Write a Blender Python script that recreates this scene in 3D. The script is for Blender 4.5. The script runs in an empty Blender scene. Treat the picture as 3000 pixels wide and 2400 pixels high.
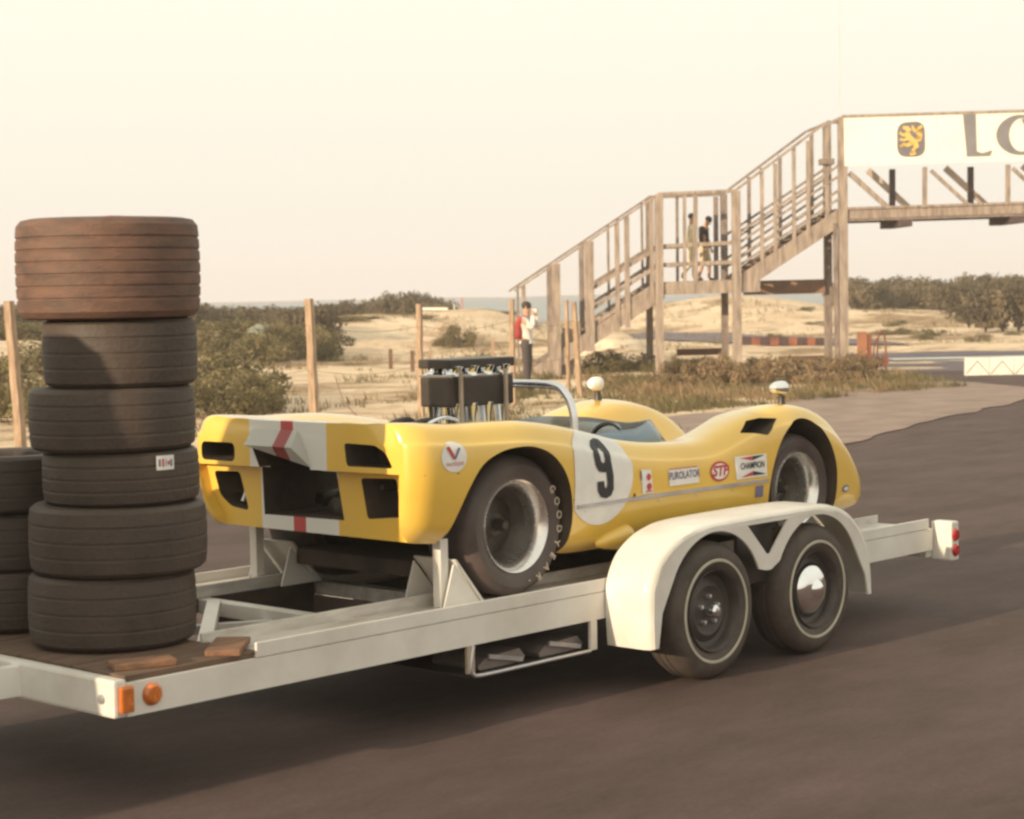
import bpy, bmesh, math, random
import numpy as np
from mathutils import Vector, Matrix, noise
from mathutils.bvhtree import BVHTree

# ------------------------------------------------------------------ camera, sky, sun, exposure
S = bpy.context.scene
C = S.collection
CAM = Vector((-4.1617, -5.8265, 1.8579))
YAW, PITCH, ROLL, FOC = math.radians(42.8549), math.radians(3.3289), math.radians(1.0389), 5664.06
FH = Vector((math.cos(YAW), math.sin(YAW), 0))          # horizontal forward
RH = Vector((math.sin(YAW), -math.cos(YAW), 0))         # right
FV = Vector((math.cos(YAW) * math.cos(PITCH), math.sin(YAW) * math.cos(PITCH), -math.sin(PITCH)))
UV = RH.cross(FV)
R2 = RH * math.cos(ROLL) - UV * math.sin(ROLL)
U2 = UV * math.cos(ROLL) + RH * math.sin(ROLL)
cd = bpy.data.cameras.new('camera'); cam = bpy.data.objects.new('camera', cd); C.objects.link(cam)
cam.matrix_world = Matrix(((R2.x, U2.x, -FV.x, CAM.x), (R2.y, U2.y, -FV.y, CAM.y), (R2.z, U2.z, -FV.z, CAM.z), (0, 0, 0, 1)))
cd.sensor_fit = 'HORIZONTAL'; cd.sensor_width = 36; cd.lens = FOC / 3000 * 36
cd.clip_start = 0.1; cd.clip_end = 20000
cd.dof.use_dof = True; cd.dof.focus_distance = 11.0; cd.dof.aperture_fstop = 5.0
S.camera = cam

SUN_EL, SUN_AZ = math.radians(15), math.radians(-3)      # the sun's light travels towards +X
w = bpy.data.worlds.new('World'); S.world = w; w.use_nodes = True
nt = w.node_tree; nt.nodes.clear()
out = nt.nodes.new('ShaderNodeOutputWorld'); bg = nt.nodes.new('ShaderNodeBackground')
sky = nt.nodes.new('ShaderNodeTexSky'); sky.sky_type = 'NISHITA'; sky.sun_disc = False
sky.sun_elevation = SUN_EL; sky.air_density = 1.4; sky.dust_density = 6; sky.ozone_density = 0.6
sky.sun_rotation = math.radians(270) - SUN_AZ * -1
tc = nt.nodes.new('ShaderNodeTexCoord'); sep = nt.nodes.new('ShaderNodeSeparateXYZ')
ramp = nt.nodes.new('ShaderNodeValToRGB')
ramp.color_ramp.elements[0].position = 0.0; ramp.color_ramp.elements[0].color = (0.97, 0.87, 0.77, 1)
ramp.color_ramp.elements[1].position = 0.17; ramp.color_ramp.elements[1].color = (1.03, 1.02, 0.86, 1)
e = ramp.color_ramp.elements.new(0.07); e.color = (1.0, 0.93, 0.80, 1)
sc_ = nt.nodes.new('ShaderNodeVectorMath'); sc_.operation = 'SCALE'; sc_.inputs['Scale'].default_value = 10.2
mx = nt.nodes.new('ShaderNodeMixRGB'); mx.inputs[0].default_value = 0.90
nt.links.new(tc.outputs['Generated'], sep.inputs[0]); nt.links.new(sep.outputs['Z'], ramp.inputs[0])
nt.links.new(ramp.outputs[0], sc_.inputs[0]); nt.links.new(sky.outputs[0], mx.inputs[1]); nt.links.new(sc_.outputs[0], mx.inputs[2])
nt.links.new(mx.outputs[0], bg.inputs[0]); bg.inputs[1].default_value = 0.1; nt.links.new(bg.outputs[0], out.inputs[0])
sd = bpy.data.lights.new('sun', 'SUN'); sun = bpy.data.objects.new('sun', sd); C.objects.link(sun)
sd.energy = 5.0; sd.angle = math.radians(0.6); sd.color = (1.0, 0.80, 0.55)
tdir = Vector((math.cos(SUN_EL) * math.cos(SUN_AZ), math.cos(SUN_EL) * math.sin(SUN_AZ), -math.sin(SUN_EL)))
sun.rotation_euler = tdir.to_track_quat('-Z', 'Y').to_euler(); sun.location = (-20, 0, 12)
S.view_settings.view_transform = 'Standard'; S.view_settings.look = 'None'
S.view_settings.exposure = 0.10; S.view_settings.gamma = 1.0; S.view_settings.use_curve_mapping = False
S.render.engine = 'CYCLES'; S.cycles.use_denoising = True
S.cycles.pixel_filter_type = 'BLACKMAN_HARRIS'; S.cycles.filter_width = 2.6
S.cycles.max_bounces = 6; S.cycles.transparent_max_bounces = 8

K = 1.3915                                               # reading scale of the photograph
def at(x, y, d):
    """the place at horizontal distance d that is seen at x, y"""
    ray = FV + R2 * ((x * K - 1500) / FOC) - U2 * ((y * K - 1200) / FOC)
    return CAM + ray * (d / ray.dot(FH))
def G(r, d, z=0.0):
    v = CAM + RH * r + FH * d; return Vector((v.x, v.y, z))

# ------------------------------------------------------------------ materials
MATS = {}
def mat(name, col, rough=0.6, metal=0.0, var=0.12, scale=6.0, bump=0.0, bscale=60.0, col2=None, coat=0.0, alpha=1.0, trans=0.0, spec=None, stretch=None, detail=6):
    if name in MATS: return MATS[name]
    m = bpy.data.materials.new(name); m.use_nodes = True; n = m.node_tree; L = n.links
    b = n.nodes['Principled BSDF']
    b.inputs['Roughness'].default_value = rough; b.inputs['Metallic'].default_value = metal
    b.inputs['Coat Weight'].default_value = coat; b.inputs['Coat Roughness'].default_value = 0.08
    b.inputs['Transmission Weight'].default_value = trans; b.inputs['Alpha'].default_value = alpha
    if spec is not None: b.inputs['Specular IOR Level'].default_value = spec
    t = n.nodes.new('ShaderNodeTexCoord'); src = t.outputs['Object']
    if stretch:
        mp = n.nodes.new('ShaderNodeMapping'); mp.inputs['Scale'].default_value = stretch; L.new(src, mp.inputs[0]); src = mp.outputs[0]
    nz = n.nodes.new('ShaderNodeTexNoise'); nz.inputs['Scale'].default_value = scale; nz.inputs['Detail'].default_value = detail
    nz.inputs['Roughness'].default_value = 0.6
    L.new(src, nz.inputs['Vector'])
    r = n.nodes.new('ShaderNodeValToRGB'); L.new(nz.outputs[0], r.inputs[0])
    c2 = col2 or tuple(c * (1 - var * 2) for c in col)
    c1 = col if col2 else tuple(min(1, c * (1 + var * .5)) for c in col)
    r.color_ramp.elements[0].position = 0.32; r.color_ramp.elements[0].color = (*c2, 1)
    r.color_ramp.elements[1].position = 0.66; r.color_ramp.elements[1].color = (*c1, 1)
    L.new(r.outputs[0], b.inputs['Base Color'])
    rr = n.nodes.new('ShaderNodeMapRange'); rr.inputs[3].default_value = max(0, rough - .08); rr.inputs[4].default_value = min(1, rough + .1)
    L.new(nz.outputs[0], rr.inputs[0]); L.new(rr.outputs[0], b.inputs['Roughness'])
    if bump:
        z2 = n.nodes.new('ShaderNodeTexNoise'); z2.inputs['Scale'].default_value = bscale; z2.inputs['Detail'].default_value = 4; L.new(src, z2.inputs['Vector'])
        bp = n.nodes.new('ShaderNodeBump'); bp.inputs['Strength'].default_value = bump; bp.inputs['Distance'].default_value = 0.02
        L.new(z2.outputs[0], bp.inputs['Height']); L.new(bp.outputs[0], b.inputs['Normal'])
    MATS[name] = m; return m

white = mat('white_trailer_paint', (.78, .74, .69), .45, scale=2.6, bump=.05, bscale=14, coat=.1, col2=(.62, .57, .51), detail=12)
deckwhite = mat('scuffed_trailer_deck_paint', (.62, .58, .54), .6, var=.1, scale=5, col2=(.40, .35, .31), stretch=(1, 4, 4))
rubber = mat('shaded_worn_rubber', (.070, .047, .036), .62, var=.2, scale=5, bump=.2, bscale=50, col2=(.046, .033, .027))  # worn rubber, its colour darkened to paint in the shade on the lower tyres
rubber_top = mat('sunlit_brown_dusty_rubber', (.17, .088, .060), .66, var=.2, scale=6, bump=.25, bscale=60, col2=(.085, .050, .038), stretch=(1, 1, 3))  # dusty rubber, its colour lightened and reddened as sunlight on the top tyre
rubber2 = mat('road_tyre_rubber', (.085, .064, .053), .7, var=.2, scale=9, bump=.1)
slick = mat('race_tyre_rubber', (.10, .074, .068), .5, var=.2, scale=5)
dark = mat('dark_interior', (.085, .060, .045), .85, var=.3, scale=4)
blackpaint = mat('black_satin_metal', (.045, .034, .030), .4, var=.2)
chrome = mat('polished_metal', (.82, .82, .84), .12, 1.0, var=.06, scale=10)
alloy = mat('cast_alloy', (.80, .76, .73), .24, .88, var=.03, scale=40)
darkalloy = mat('dark_magnesium_wheel', (.10, .085, .075), .5, .6, var=.2, scale=15)
silver = mat('silver_trim', (.62, .60, .62), .3, .7, var=.1)
red = mat('red_paint', (.50, .035, .03), .4, var=.1)
amber = mat('amber_lens', (.62, .17, .03), .25, var=.15, scale=30, coat=.5)
redlens = mat('red_lens', (.45, .02, .02), .25, var=.15, scale=30, coat=.5)
decalwhite = mat('white_sticker', (.80, .77, .74), .45, var=.04, scale=14)
decalred = mat('sticker_red_ink', (.55, .05, .06), .5, var=.1)
decalblue = mat('sticker_blue_ink', (.19, .17, .28), .5, var=.1)
decalblack = mat('black_ink', (.02, .018, .025), .45, var=.1)
sideletter = mat('white_sidewall_lettering', (.62, .52, .42), .7, var=.1)
whitewall = mat('whitewall_band', (.52, .47, .38), .7, var=.1, scale=12)
wood = mat('weathered_timber', (.42, .335, .275), .85, var=.15, scale=4, col2=(.20, .155, .13), bump=.3, bscale=25, stretch=(3, 3, .5))
wood2 = mat('grey_weathered_timber', (.30, .235, .20), .85, scale=5, col2=(.15, .115, .10), bump=.3, bscale=25, stretch=(2, 2, .7))
postwood = mat('orange_brown_post_wood', (.46, .33, .225), .85, scale=6, col2=(.24, .155, .10), bump=.3, bscale=30, stretch=(4, 4, .6))
plank = mat('dark_plank_wood', (.17, .10, .065), .8, scale=6, col2=(.08, .052, .038), bump=.2, stretch=(.6, 5, 5))
blockwood = mat('raw_block_wood', (.27, .135, .075), .8, scale=10, col2=(.13, .07, .045), bump=.2, stretch=(1, 5, 5))
signwhite = mat('cream_sign_paint', (.90, .88, .76), .6, var=.03, scale=2)
signgrey = mat('grey_blue_sign_letter', (.24, .225, .235), .6, var=.1, scale=2)
signyellow = mat('yellow_sign_lion', (.80, .55, .16), .6, var=.08)
skin = mat('skin', (.52, .30, .20), .6, var=.06)
hairm = mat('dark_hair', (.045, .028, .02), .7)
bark = mat('bark', (.10, .07, .05), .9)
rusty = mat('rusty_red_brown', (.30, .10, .05), .8, scale=3, col2=(.10, .045, .04))
orange = mat('faded_orange_paint', (.36, .155, .085), .8, scale=3, col2=(.20, .09, .06))

def foliage(name, a, b):
    m = bpy.data.materials.new(name); m.use_nodes = True; n = m.node_tree; L = n.links; p = n.nodes['Principled BSDF']
    t = n.nodes.new('ShaderNodeTexCoord'); nz = n.nodes.new('ShaderNodeTexNoise'); nz.inputs['Scale'].default_value = 1.6; nz.inputs['Detail'].default_value = 8
    oi = n.nodes.new('ShaderNodeObjectInfo')
    r = n.nodes.new('ShaderNodeValToRGB'); r.color_ramp.elements[0].position = .35; r.color_ramp.elements[0].color = (*a, 1)
    r.color_ramp.elements[1].position = .65; r.color_ramp.elements[1].color = (*b, 1)
    hs = n.nodes.new('ShaderNodeHueSaturation'); mr = n.nodes.new('ShaderNodeMapRange'); mr.inputs[3].default_value = .8; mr.inputs[4].default_value = 1.25
    L.new(t.outputs['Object'], nz.inputs['Vector']); L.new(nz.outputs[0], r.inputs[0]); L.new(oi.outputs['Random'], mr.inputs[0])
    L.new(mr.outputs[0], hs.inputs['Value']); L.new(r.outputs[0], hs.inputs['Color']); L.new(hs.outputs[0], p.inputs['Base Color'])
    p.inputs['Roughness'].default_value = .8; p.inputs['Specular IOR Level'].default_value = .2
    tr = n.nodes.new('ShaderNodeBsdfTranslucent'); L.new(hs.outputs[0], tr.inputs[0]); ms = n.nodes.new('ShaderNodeMixShader'); ms.inputs[0].default_value = .25
    L.new(p.outputs[0], ms.inputs[1]); L.new(tr.outputs[0], ms.inputs[2]); L.new(ms.outputs[0], n.nodes['Material Output'].inputs[0])
    return m
leafdark = foliage('dark_pine_green_leaves', (.10, .082, .056), (.23, .18, .115))
leafolive = foliage('dry_olive_leaves', (.115, .098, .050), (.245, .20, .10))
leafdry = foliage('dry_tan_grass', (.19, .13, .075), (.38, .27, .16))

# ------------------------------------------------------------------ geometry helpers
def link(o, parent=None, label=None, cat=None, group=None, kind=None):
    C.objects.link(o)
    if parent is not None:
        o.parent = parent; o.matrix_parent_inverse = Matrix.Translation(-parent.location) if parent.type == 'EMPTY' else Matrix.Identity(4)
    tag(o, label, cat, group, kind); return o
def tag(o, label=None, cat=None, group=None, kind=None):
    if label: o['label'] = label
    if cat: o['category'] = cat
    if group: o['group'] = group
    if kind: o['kind'] = kind
    return o
def thing(name, loc, label, cat, group=None):
    o = bpy.data.objects.new(name, None); o.location = loc; o.empty_display_size = .2
    return link(o, None, label, cat, group)
def mesh(name, verts, faces, m=None, parent=None, smooth=False, sharp=None, **kw):
    me = bpy.data.meshes.new(name); me.from_pydata([tuple(v) for v in verts], [], faces); me.update()
    if m is not None:
        for mm in (m if isinstance(m, (list, tuple)) else [m]): me.materials.append(mm)
    if smooth:
        me.polygons.foreach_set('use_smooth', [True] * len(me.polygons))
        if sharp: shade_sharp(me, sharp)
    return link(bpy.data.objects.new(name, me), parent, **kw)
def shade_sharp(me, ang):
    bm = bmesh.new(); bm.from_mesh(me); bm.normal_update()
    for e_ in bm.edges:
        if len(e_.link_faces) != 2 or e_.calc_face_angle(0) > ang: e_.smooth = False
    bm.to_mesh(me); bm.free()
def from_bm(name, bm, m, parent=None, smooth=False, sharp=None, **kw):
    bmesh.ops.recalc_face_normals(bm, faces=bm.faces)
    me = bpy.data.meshes.new(name); bm.to_mesh(me); bm.free()
    for mm in (m if isinstance(m, (list, tuple)) else [m]): me.materials.append(mm)
    if smooth:
        me.polygons.foreach_set('use_smooth', [True] * len(me.polygons))
        if sharp: shade_sharp(me, sharp)
    return link(bpy.data.objects.new(name, me), parent, **kw)
def add_box(bm, c, size, rot=None, bevel=0):
    r = bmesh.ops.create_cube(bm, size=1.0)['verts']
    for v in r: v.co = Vector((v.co.x * size[0], v.co.y * size[1], v.co.z * size[2]))
    if bevel:
        es = list({e_ for v in r for e_ in v.link_edges})
        g = bmesh.ops.bevel(bm, geom=es, offset=bevel, segments=2, affect='EDGES', profile=.6)
        r = list({v for f in g['faces'] for v in f.verts} | {v for v in r if v.is_valid})
    if rot is not None: bmesh.ops.rotate(bm, verts=r, matrix=rot, cent=(0, 0, 0))
    bmesh.ops.translate(bm, verts=r, vec=c)
def box(name, x, y, z, m, parent=None, bevel=0.004, **kw):
    bm = bmesh.new(); add_box(bm, ((x[0]+x[1])/2, (y[0]+y[1])/2, (z[0]+z[1])/2), (x[1]-x[0], y[1]-y[0], z[1]-z[0]), None, bevel)
    return from_bm(name, bm, m, parent, **kw)
def add_beam(bm, A, B, w_, h_, side=None, bevel=0):
    A, B = Vector(A), Vector(B); d = (B - A); L = d.length; d.normalize()
    s = Vector(side) if side is not None else d.cross(Vector((0, 0, 1)))
    if s.length < 1e-4: s = RH.copy()
    s = (s - d * s.dot(d)).normalized(); u = d.cross(s)
    M = Matrix((s, d, u)).transposed()
    add_box(bm, (A + B) / 2, (w_, L, h_), M, bevel)
def beam(name, A, B, w_, h_, m, parent=None, side=None, bevel=0, **kw):
    bm = bmesh.new(); add_beam(bm, A, B, w_, h_, side, bevel); return from_bm(name, bm, m, parent, **kw)
def smooth_path(P, n=8, closed=False):
    P = [Vector(p) for p in P]; out_ = []; N = len(P); rng = N if closed else N - 1
    for i in range(rng):
        if closed: a, b, c, d = P[(i-1) % N], P[i], P[(i+1) % N], P[(i+2) % N]
        else: a, b, c, d = P[max(i-1, 0)], P[i], P[i+1], P[min(i+2, N-1)]
        for k in range(n):
            t = k / n
            out_.append(.5 * ((2*b) + (c-a)*t + (2*a-5*b+4*c-d)*t*t + (-a+3*b-3*c+d)*t**3))
    if not closed: out_.append(P[-1])
    return out_
def add_tube(bm, P, r, n=10, caps=True):
    P = [Vector(p) for p in P]; rs = r if isinstance(r, (list, tuple)) else [r] * len(P)
    prev = None; rings = []
    for i, p in enumerate(P):
        t = (P[min(i+1, len(P)-1)] - P[max(i-1, 0)]).normalized()
        if prev is None: a = t.orthogonal().normalized()
        else: a = (prev - t * prev.dot(t)).normalized()
        prev = a; b = t.cross(a)
        rings.append([bm.verts.new(p + (a * math.cos(2*math.pi*k/n) + b * math.sin(2*math.pi*k/n)) * rs[i]) for k in range(n)])
    for i in range(len(rings)-1):
        for k in range(n):
            bm.faces.new((rings[i][k], rings[i][(k+1) % n], rings[i+1][(k+1) % n], rings[i+1][k]))
    if caps:
        bm.faces.new(rings[0][::-1]); bm.faces.new(rings[-1])
def tube(name, P, r, m, parent=None, n=10, **kw):
    bm = bmesh.new(); add_tube(bm, P, r, n); return from_bm(name, bm, m, parent, smooth=True, sharp=.9, **kw)
def lathe(name, prof, c, axis, m, parent=None, n=40, closed=True, sharp=.6, **kw):
    """prof: (radius, distance along axis); closed profile makes a ring solid"""
    ax = Vector(axis).normalized(); a = ax.orthogonal().normalized(); b = ax.cross(a); c = Vector(c)
    if abs(ax.z) < .5: a = Vector((0, 0, 1)); b = ax.cross(a)
    vs = []; fs = []; N = len(prof)
    for k in range(n):
        d = a * math.cos(2*math.pi*k/n) + b * math.sin(2*math.pi*k/n)
        for r_, h_ in prof: vs.append(c + d * r_ + ax * h_)
    M = N if closed else N - 1
    for k in range(n):
        for i in range(M):
            j = (i+1) % N; k2 = (k+1) % n
            fs.append((k*N+i, k*N+j, k2*N+j, k2*N+i))
    bm = bmesh.new(); V = [bm.verts.new(v) for v in vs]
    for f in fs:
        try: bm.faces.new([V[i] for i in f])
        except ValueError: pass
    bmesh.ops.remove_doubles(bm, verts=bm.verts, dist=1e-5)
    return from_bm(name, bm, m, parent, smooth=True, sharp=sharp, **kw)
def add_prism(bm, poly, a0, a1, axis=1):
    """poly in the plane across the axis, extruded from a0 to a1"""
    def P(p, a):
        if axis == 1: return (p[0], a, p[1])
        if axis == 0: return (a, p[0], p[1])
        return (p[0], p[1], a)
    v0 = [bm.verts.new(P(p, a0)) for p in poly]; v1 = [bm.verts.new(P(p, a1)) for p in poly]; n = len(poly)
    bm.faces.new(v0); bm.faces.new(v1[::-1])
    for i in range(n): bm.faces.new((v0[i], v1[i], v1[(i+1) % n], v0[(i+1) % n]))
def prism(name, poly, a0, a1, m, parent=None, axis=1, **kw):
    bm = bmesh.new(); add_prism(bm, poly, a0, a1, axis); return from_bm(name, bm, m, parent, **kw)
def spline2(pts, n=6, closed=True):
    return [(p.x, p.y) for p in smooth_path([(a, b, 0) for a, b in pts], n, closed)]
def rounded(x0, x1, y0, y1, r, n=4):
    P = []
    for cx, cy, a in ((x1-r, y1-r, 0), (x0+r, y1-r, 90), (x0+r, y0+r, 180), (x1-r, y0+r, 270)):
        for k in range(n+1):
            t = math.radians(a + 90*k/n); P.append((cx + r*math.cos(t), cy + r*math.sin(t)))
    return P
def soft(P, r, n=4):
    out_ = []; N = len(P)
    for i in range(N):
        a, b, c = Vector(P[i-1]), Vector(P[i]), Vector(P[(i+1) % N])
        ra = min(r, (a-b).length*.45, (c-b).length*.45); p0 = b+(a-b).normalized()*ra; p1 = b+(c-b).normalized()*ra
        for k in range(n+1):
            t = k/n; q = p0*(1-t)**2 + b*2*t*(1-t) + p1*t*t; out_.append((q.x, q.y))
    return out_
def disc(cx, cy, rx, ry=None, n=32):
    ry = ry or rx
    return [(cx + rx*math.cos(2*math.pi*k/n), cy + ry*math.sin(2*math.pi*k/n)) for k in range(n)]
def text_mesh(s, size, extrude=0.0, bold=0.0, sx=1.0, shear=0.0):
    cu = bpy.data.curves.new('t', 'FONT'); cu.body = s; cu.size = size; cu.extrude = extrude; cu.offset = bold; cu.resolution_u = 3
    cu.align_x = 'CENTER'; cu.align_y = 'CENTER'; cu.shear = shear
    o = bpy.data.objects.new('t', cu); C.objects.link(o); dg = bpy.context.evaluated_depsgraph_get()
    me = bpy.data.meshes.new_from_object(o.evaluated_get(dg)); bpy.data.objects.remove(o); bpy.data.curves.remove(cu)
    for v in me.vertices: v.co.x *= sx
    return me

# ------------------------------------------------------------------ ground, sea
def terrain_z(r, d):
    def hill(r0, d0, sr, sd_, h, a=0):
        x, y = r - r0, d - d0; c, s = math.cos(a), math.sin(a); x, y = x*c + y*s, -x*s + y*c
        return h * math.exp(-(x/sr)**2 - (y/sd_)**2)
    z = 0
    z += hill(-5.2, 76, 4.2, 7, 1.05) + hill(-.8, 80, 2.6, 6, 1.0) + hill(-13, 75, 7, 12, .45)
    z += hill(11.5, 104, 6.5, 10, 1.45) + hill(19, 97, 8, 10, .55) + hill(28, 88, 8, 10, .35) + hill(40, 90, 12, 20, .4)
    z += hill(2.9, 50, 1.5, 2.2, .55) + hill(-18, 55, 9, 14, .5) + hill(-40, 80, 20, 25, 1.2)
    n_ = noise.fractal(Vector((r*.10, d*.10, 3.1)), 1.0, 2.0, 4)
    n2 = noise.noise(Vector((r*.6, d*.6, 9)))
    far = min(1, max(0, (d-44)/16))
    if 4.5 < r < 60 and 60 < d < 90: far *= .25
    z += far * (n_*.30 + n2*.07 + .05)
    near = min(1, max(0, (d-24)/8)) * min(1, max(0, (-r-1)/4))
    z += near * (1-far) * (n_*.05)
    if d > 130: z -= min(1, (d-130)/190)**1.3 * 5.5
    return z
def warp(v, lim, core):
    return v if abs(v) < core else math.copysign(core + (abs(v)-core)**1.0, v)
rs = sorted(set([round(-34 + .5*i, 3) for i in range(0, 161)] + [-600, -400, -260, -180, -130, -100, -80, -66, -56, -48, -42, -38, 50, 56, 64, 74, 90, 110, 140, 180, 260, 400, 600]))
ds = sorted(set([-400, -200, -100, -50, -25, -12, -5, 0, 4, 8, 12, 16, 18] + [20 + .5*i for i in range(0, 200)] + [120 + 4*i for i in range(0, 40)] + [300, 330, 370, 420, 500]))
gv, gf = [], []
for d in ds:
    for r in rs:
        gv.append(G(r, d, terrain_z(r, d) - .008))
nr = len(rs)
for j in range(len(ds)-1):
    for i in range(nr-1):
        a = j*nr+i; gf.append((a, a+1, a+1+nr, a+nr))
def ground_mat():
    m = bpy.data.materials.new('sand_with_dry_scrub'); m.use_nodes = True; n = m.node_tree; L = n.links; p = n.nodes['Principled BSDF']
    t = n.nodes.new('ShaderNodeTexCoord')
    def nz(s, det=8, ro=.6):
        z = n.nodes.new('ShaderNodeTexNoise'); z.inputs['Scale'].default_value = s; z.inputs['Detail'].default_value = det; z.inputs['Roughness'].default_value = ro
        L.new(t.outputs['Object'], z.inputs['Vector']); return z
    def rampn(src, e0, e1, c0, c1):
        r = n.nodes.new('ShaderNodeValToRGB'); r.color_ramp.elements[0].position = e0; r.color_ramp.elements[1].position = e1
        r.color_ramp.elements[0].color = c0; r.color_ramp.elements[1].color = c1; L.new(src, r.inputs[0]); return r
    sand = rampn(nz(.35).outputs[0], .35, .65, (.60, .44, .30, 1), (.80, .63, .45, 1))
    scrub = rampn(nz(1.5).outputs[0], .35, .7, (.24, .165, .10, 1), (.48, .34, .215, 1))
    mask = rampn(nz(.16, 10, .7).outputs[0], .49, .57, (0, 0, 0, 1), (1, 1, 1, 1))
    mix = n.nodes.new('ShaderNodeMixRGB'); L.new(mask.outputs[0], mix.inputs[0]); L.new(sand.outputs[0], mix.inputs[1]); L.new(scrub.outputs[0], mix.inputs[2])
    L.new(mix.outputs[0], p.inputs['Base Color']); p.inputs['Roughness'].default_value = .95; p.inputs['Specular IOR Level'].default_value = .1
    bp = n.nodes.new('ShaderNodeBump'); bp.inputs['Strength'].default_value = .9; bp.inputs['Distance'].default_value = .22; L.new(nz(3.0).outputs[0], bp.inputs['Height']); L.new(bp.outputs[0], p.inputs['Normal'])
    return m
mesh('sand_ground', gv, gf, ground_mat(), smooth=True, kind='structure')

def asphalt_mat(name, a, b, sc=1.2):
    m = bpy.data.materials.new(name); m.use_nodes = True; n = m.node_tree; L = n.links; p = n.nodes['Principled BSDF']
    t = n.nodes.new('ShaderNodeTexCoord'); mp = n.nodes.new('ShaderNodeMapping'); mp.inputs['Rotation'].default_value = (0, 0, -.05); mp.inputs['Scale'].default_value = (.55, 1.2, 1)
    L.new(t.outputs['Object'], mp.inputs[0])
    z = n.nodes.new('ShaderNodeTexNoise'); z.inputs['Scale'].default_value = sc; z.inputs['Detail'].default_value = 12; z.inputs['Roughness'].default_value = .74; L.new(mp.outputs[0], z.inputs['Vector'])
    r = n.nodes.new('ShaderNodeValToRGB'); r.color_ramp.elements[0].position = .3; r.color_ramp.elements[1].position = .7
    r.color_ramp.elements[0].color = (*a, 1); r.color_ramp.elements[1].color = (*b, 1); L.new(z.outputs[0], r.inputs[0])
    g = n.nodes.new('ShaderNodeTexNoise'); g.inputs['Scale'].default_value = 38; g.inputs['Detail'].default_value = 10; g.inputs['Roughness'].default_value = .85; L.new(t.outputs['Object'], g.inputs['Vector'])
    mm = n.nodes.new('ShaderNodeMixRGB'); mm.blend_type = 'OVERLAY'; mm.inputs[0].default_value = .8; L.new(r.outputs[0], mm.inputs[1]); L.new(g.outputs[0], mm.inputs[2])
    L.new(mm.outputs[0], p.inputs['Base Color']); p.inputs['Roughness'].default_value = .85; p.inputs['Specular IOR Level'].default_value = .3
    bp = n.nodes.new('ShaderNodeBump'); bp.inputs['Strength'].default_value = .6; bp.inputs['Distance'].default_value = .01; L.new(g.outputs[0], bp.inputs['Height']); L.new(bp.outputs[0], p.inputs['Normal'])
    return m
asph = asphalt_mat('worn_brown_grey_asphalt', (.054, .033, .027), (.118, .077, .071))
asph2 = asphalt_mat('blue_grey_track_asphalt', (.13, .105, .125), (.19, .15, .17), .5)
def sheet(name, pts, z, m, wob=0.0, fine=1.0, kind='structure'):
    P = []
    for i, (a, b) in enumerate(pts):
        c, d_ = pts[(i+1) % len(pts)]; n_ = max(1, int(math.hypot(c-a, d_-b) / fine)) if wob else 1
        if math.hypot(c-a, d_-b) > 80: n_ = 1
        for k in range(n_):
            t = k/n_; r_, dd = a + (c-a)*t, b + (d_-b)*t
            if wob: dd += wob*noise.noise(Vector((r_*.9, dd*.9, 2))) ; r_ += wob*.5*noise.noise(Vector((r_*1.3, dd*.7, 7)))
            P.append((r_, dd))
    bm = bmesh.new(); f = bm.faces.new([bm.verts.new(G(r_, d_, z)) for r_, d_ in P]); bmesh.ops.triangulate(bm, faces=[f])
    for v in bm.verts: pass
    return from_bm(name, bm, m, kind=kind)
sheet('asphalt_road', [(-300, 20), (-20, 22.5), (-9, 21.5), (-3, 20.6), (1, 21), (3, 22.6), (4.32, 25.0), (5.2, 26.9), (7.62, 31.2), (9.4, 35.2), (9.0, 38), (7.9, 40.1), (7.6, 43), (8.4, 45.5), (9.0, 52), (10.6, 62), (16, 66), (60, 68), (300, 70), (300, -380), (-300, -380)], .0, asph, wob=.25, fine=.5)
sheet('race_track', [(8.3, 44.2), (12, 43.4), (60, 40), (60, 62), (14, 62), (10.2, 61.5), (9.2, 54)], .004, asph2, wob=.1, fine=.5)
sheet('track_beyond', [(3.2, 84), (8.8, 66), (13, 62.5), (13, 70), (9.8, 82), (10.2, 96), (8.2, 98), (5.8, 88)], .10, asph2)
sheet('white_track_line', [(10.15, 51.2), (60, 53.6), (60, 55.3), (10.15, 52.6)], .012, mat('worn_white_line', (.82, .79, .72), .8, scale=1.2, col2=(.62, .57, .5)), wob=.0)
sheet('gravel_shoulder', [(3.5, 22.3), (4.8, 24.9), (5.7, 26.9), (8.1, 31.1), (9.7, 35.0), (9.2, 38), (8.2, 40.5), (6.6, 38.4), (5.5, 34.5), (3.6, 30.4), (1.4, 28.4), (-3, 26), (-3.4, 20.2), (1, 20.5)], .012, mat('pale_pinkish_gravel', (.31, .22, .18), .95, var=.1, scale=1.5, col2=(.20, .14, .115), bump=.5, bscale=14), wob=.3, fine=.4)

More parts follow.
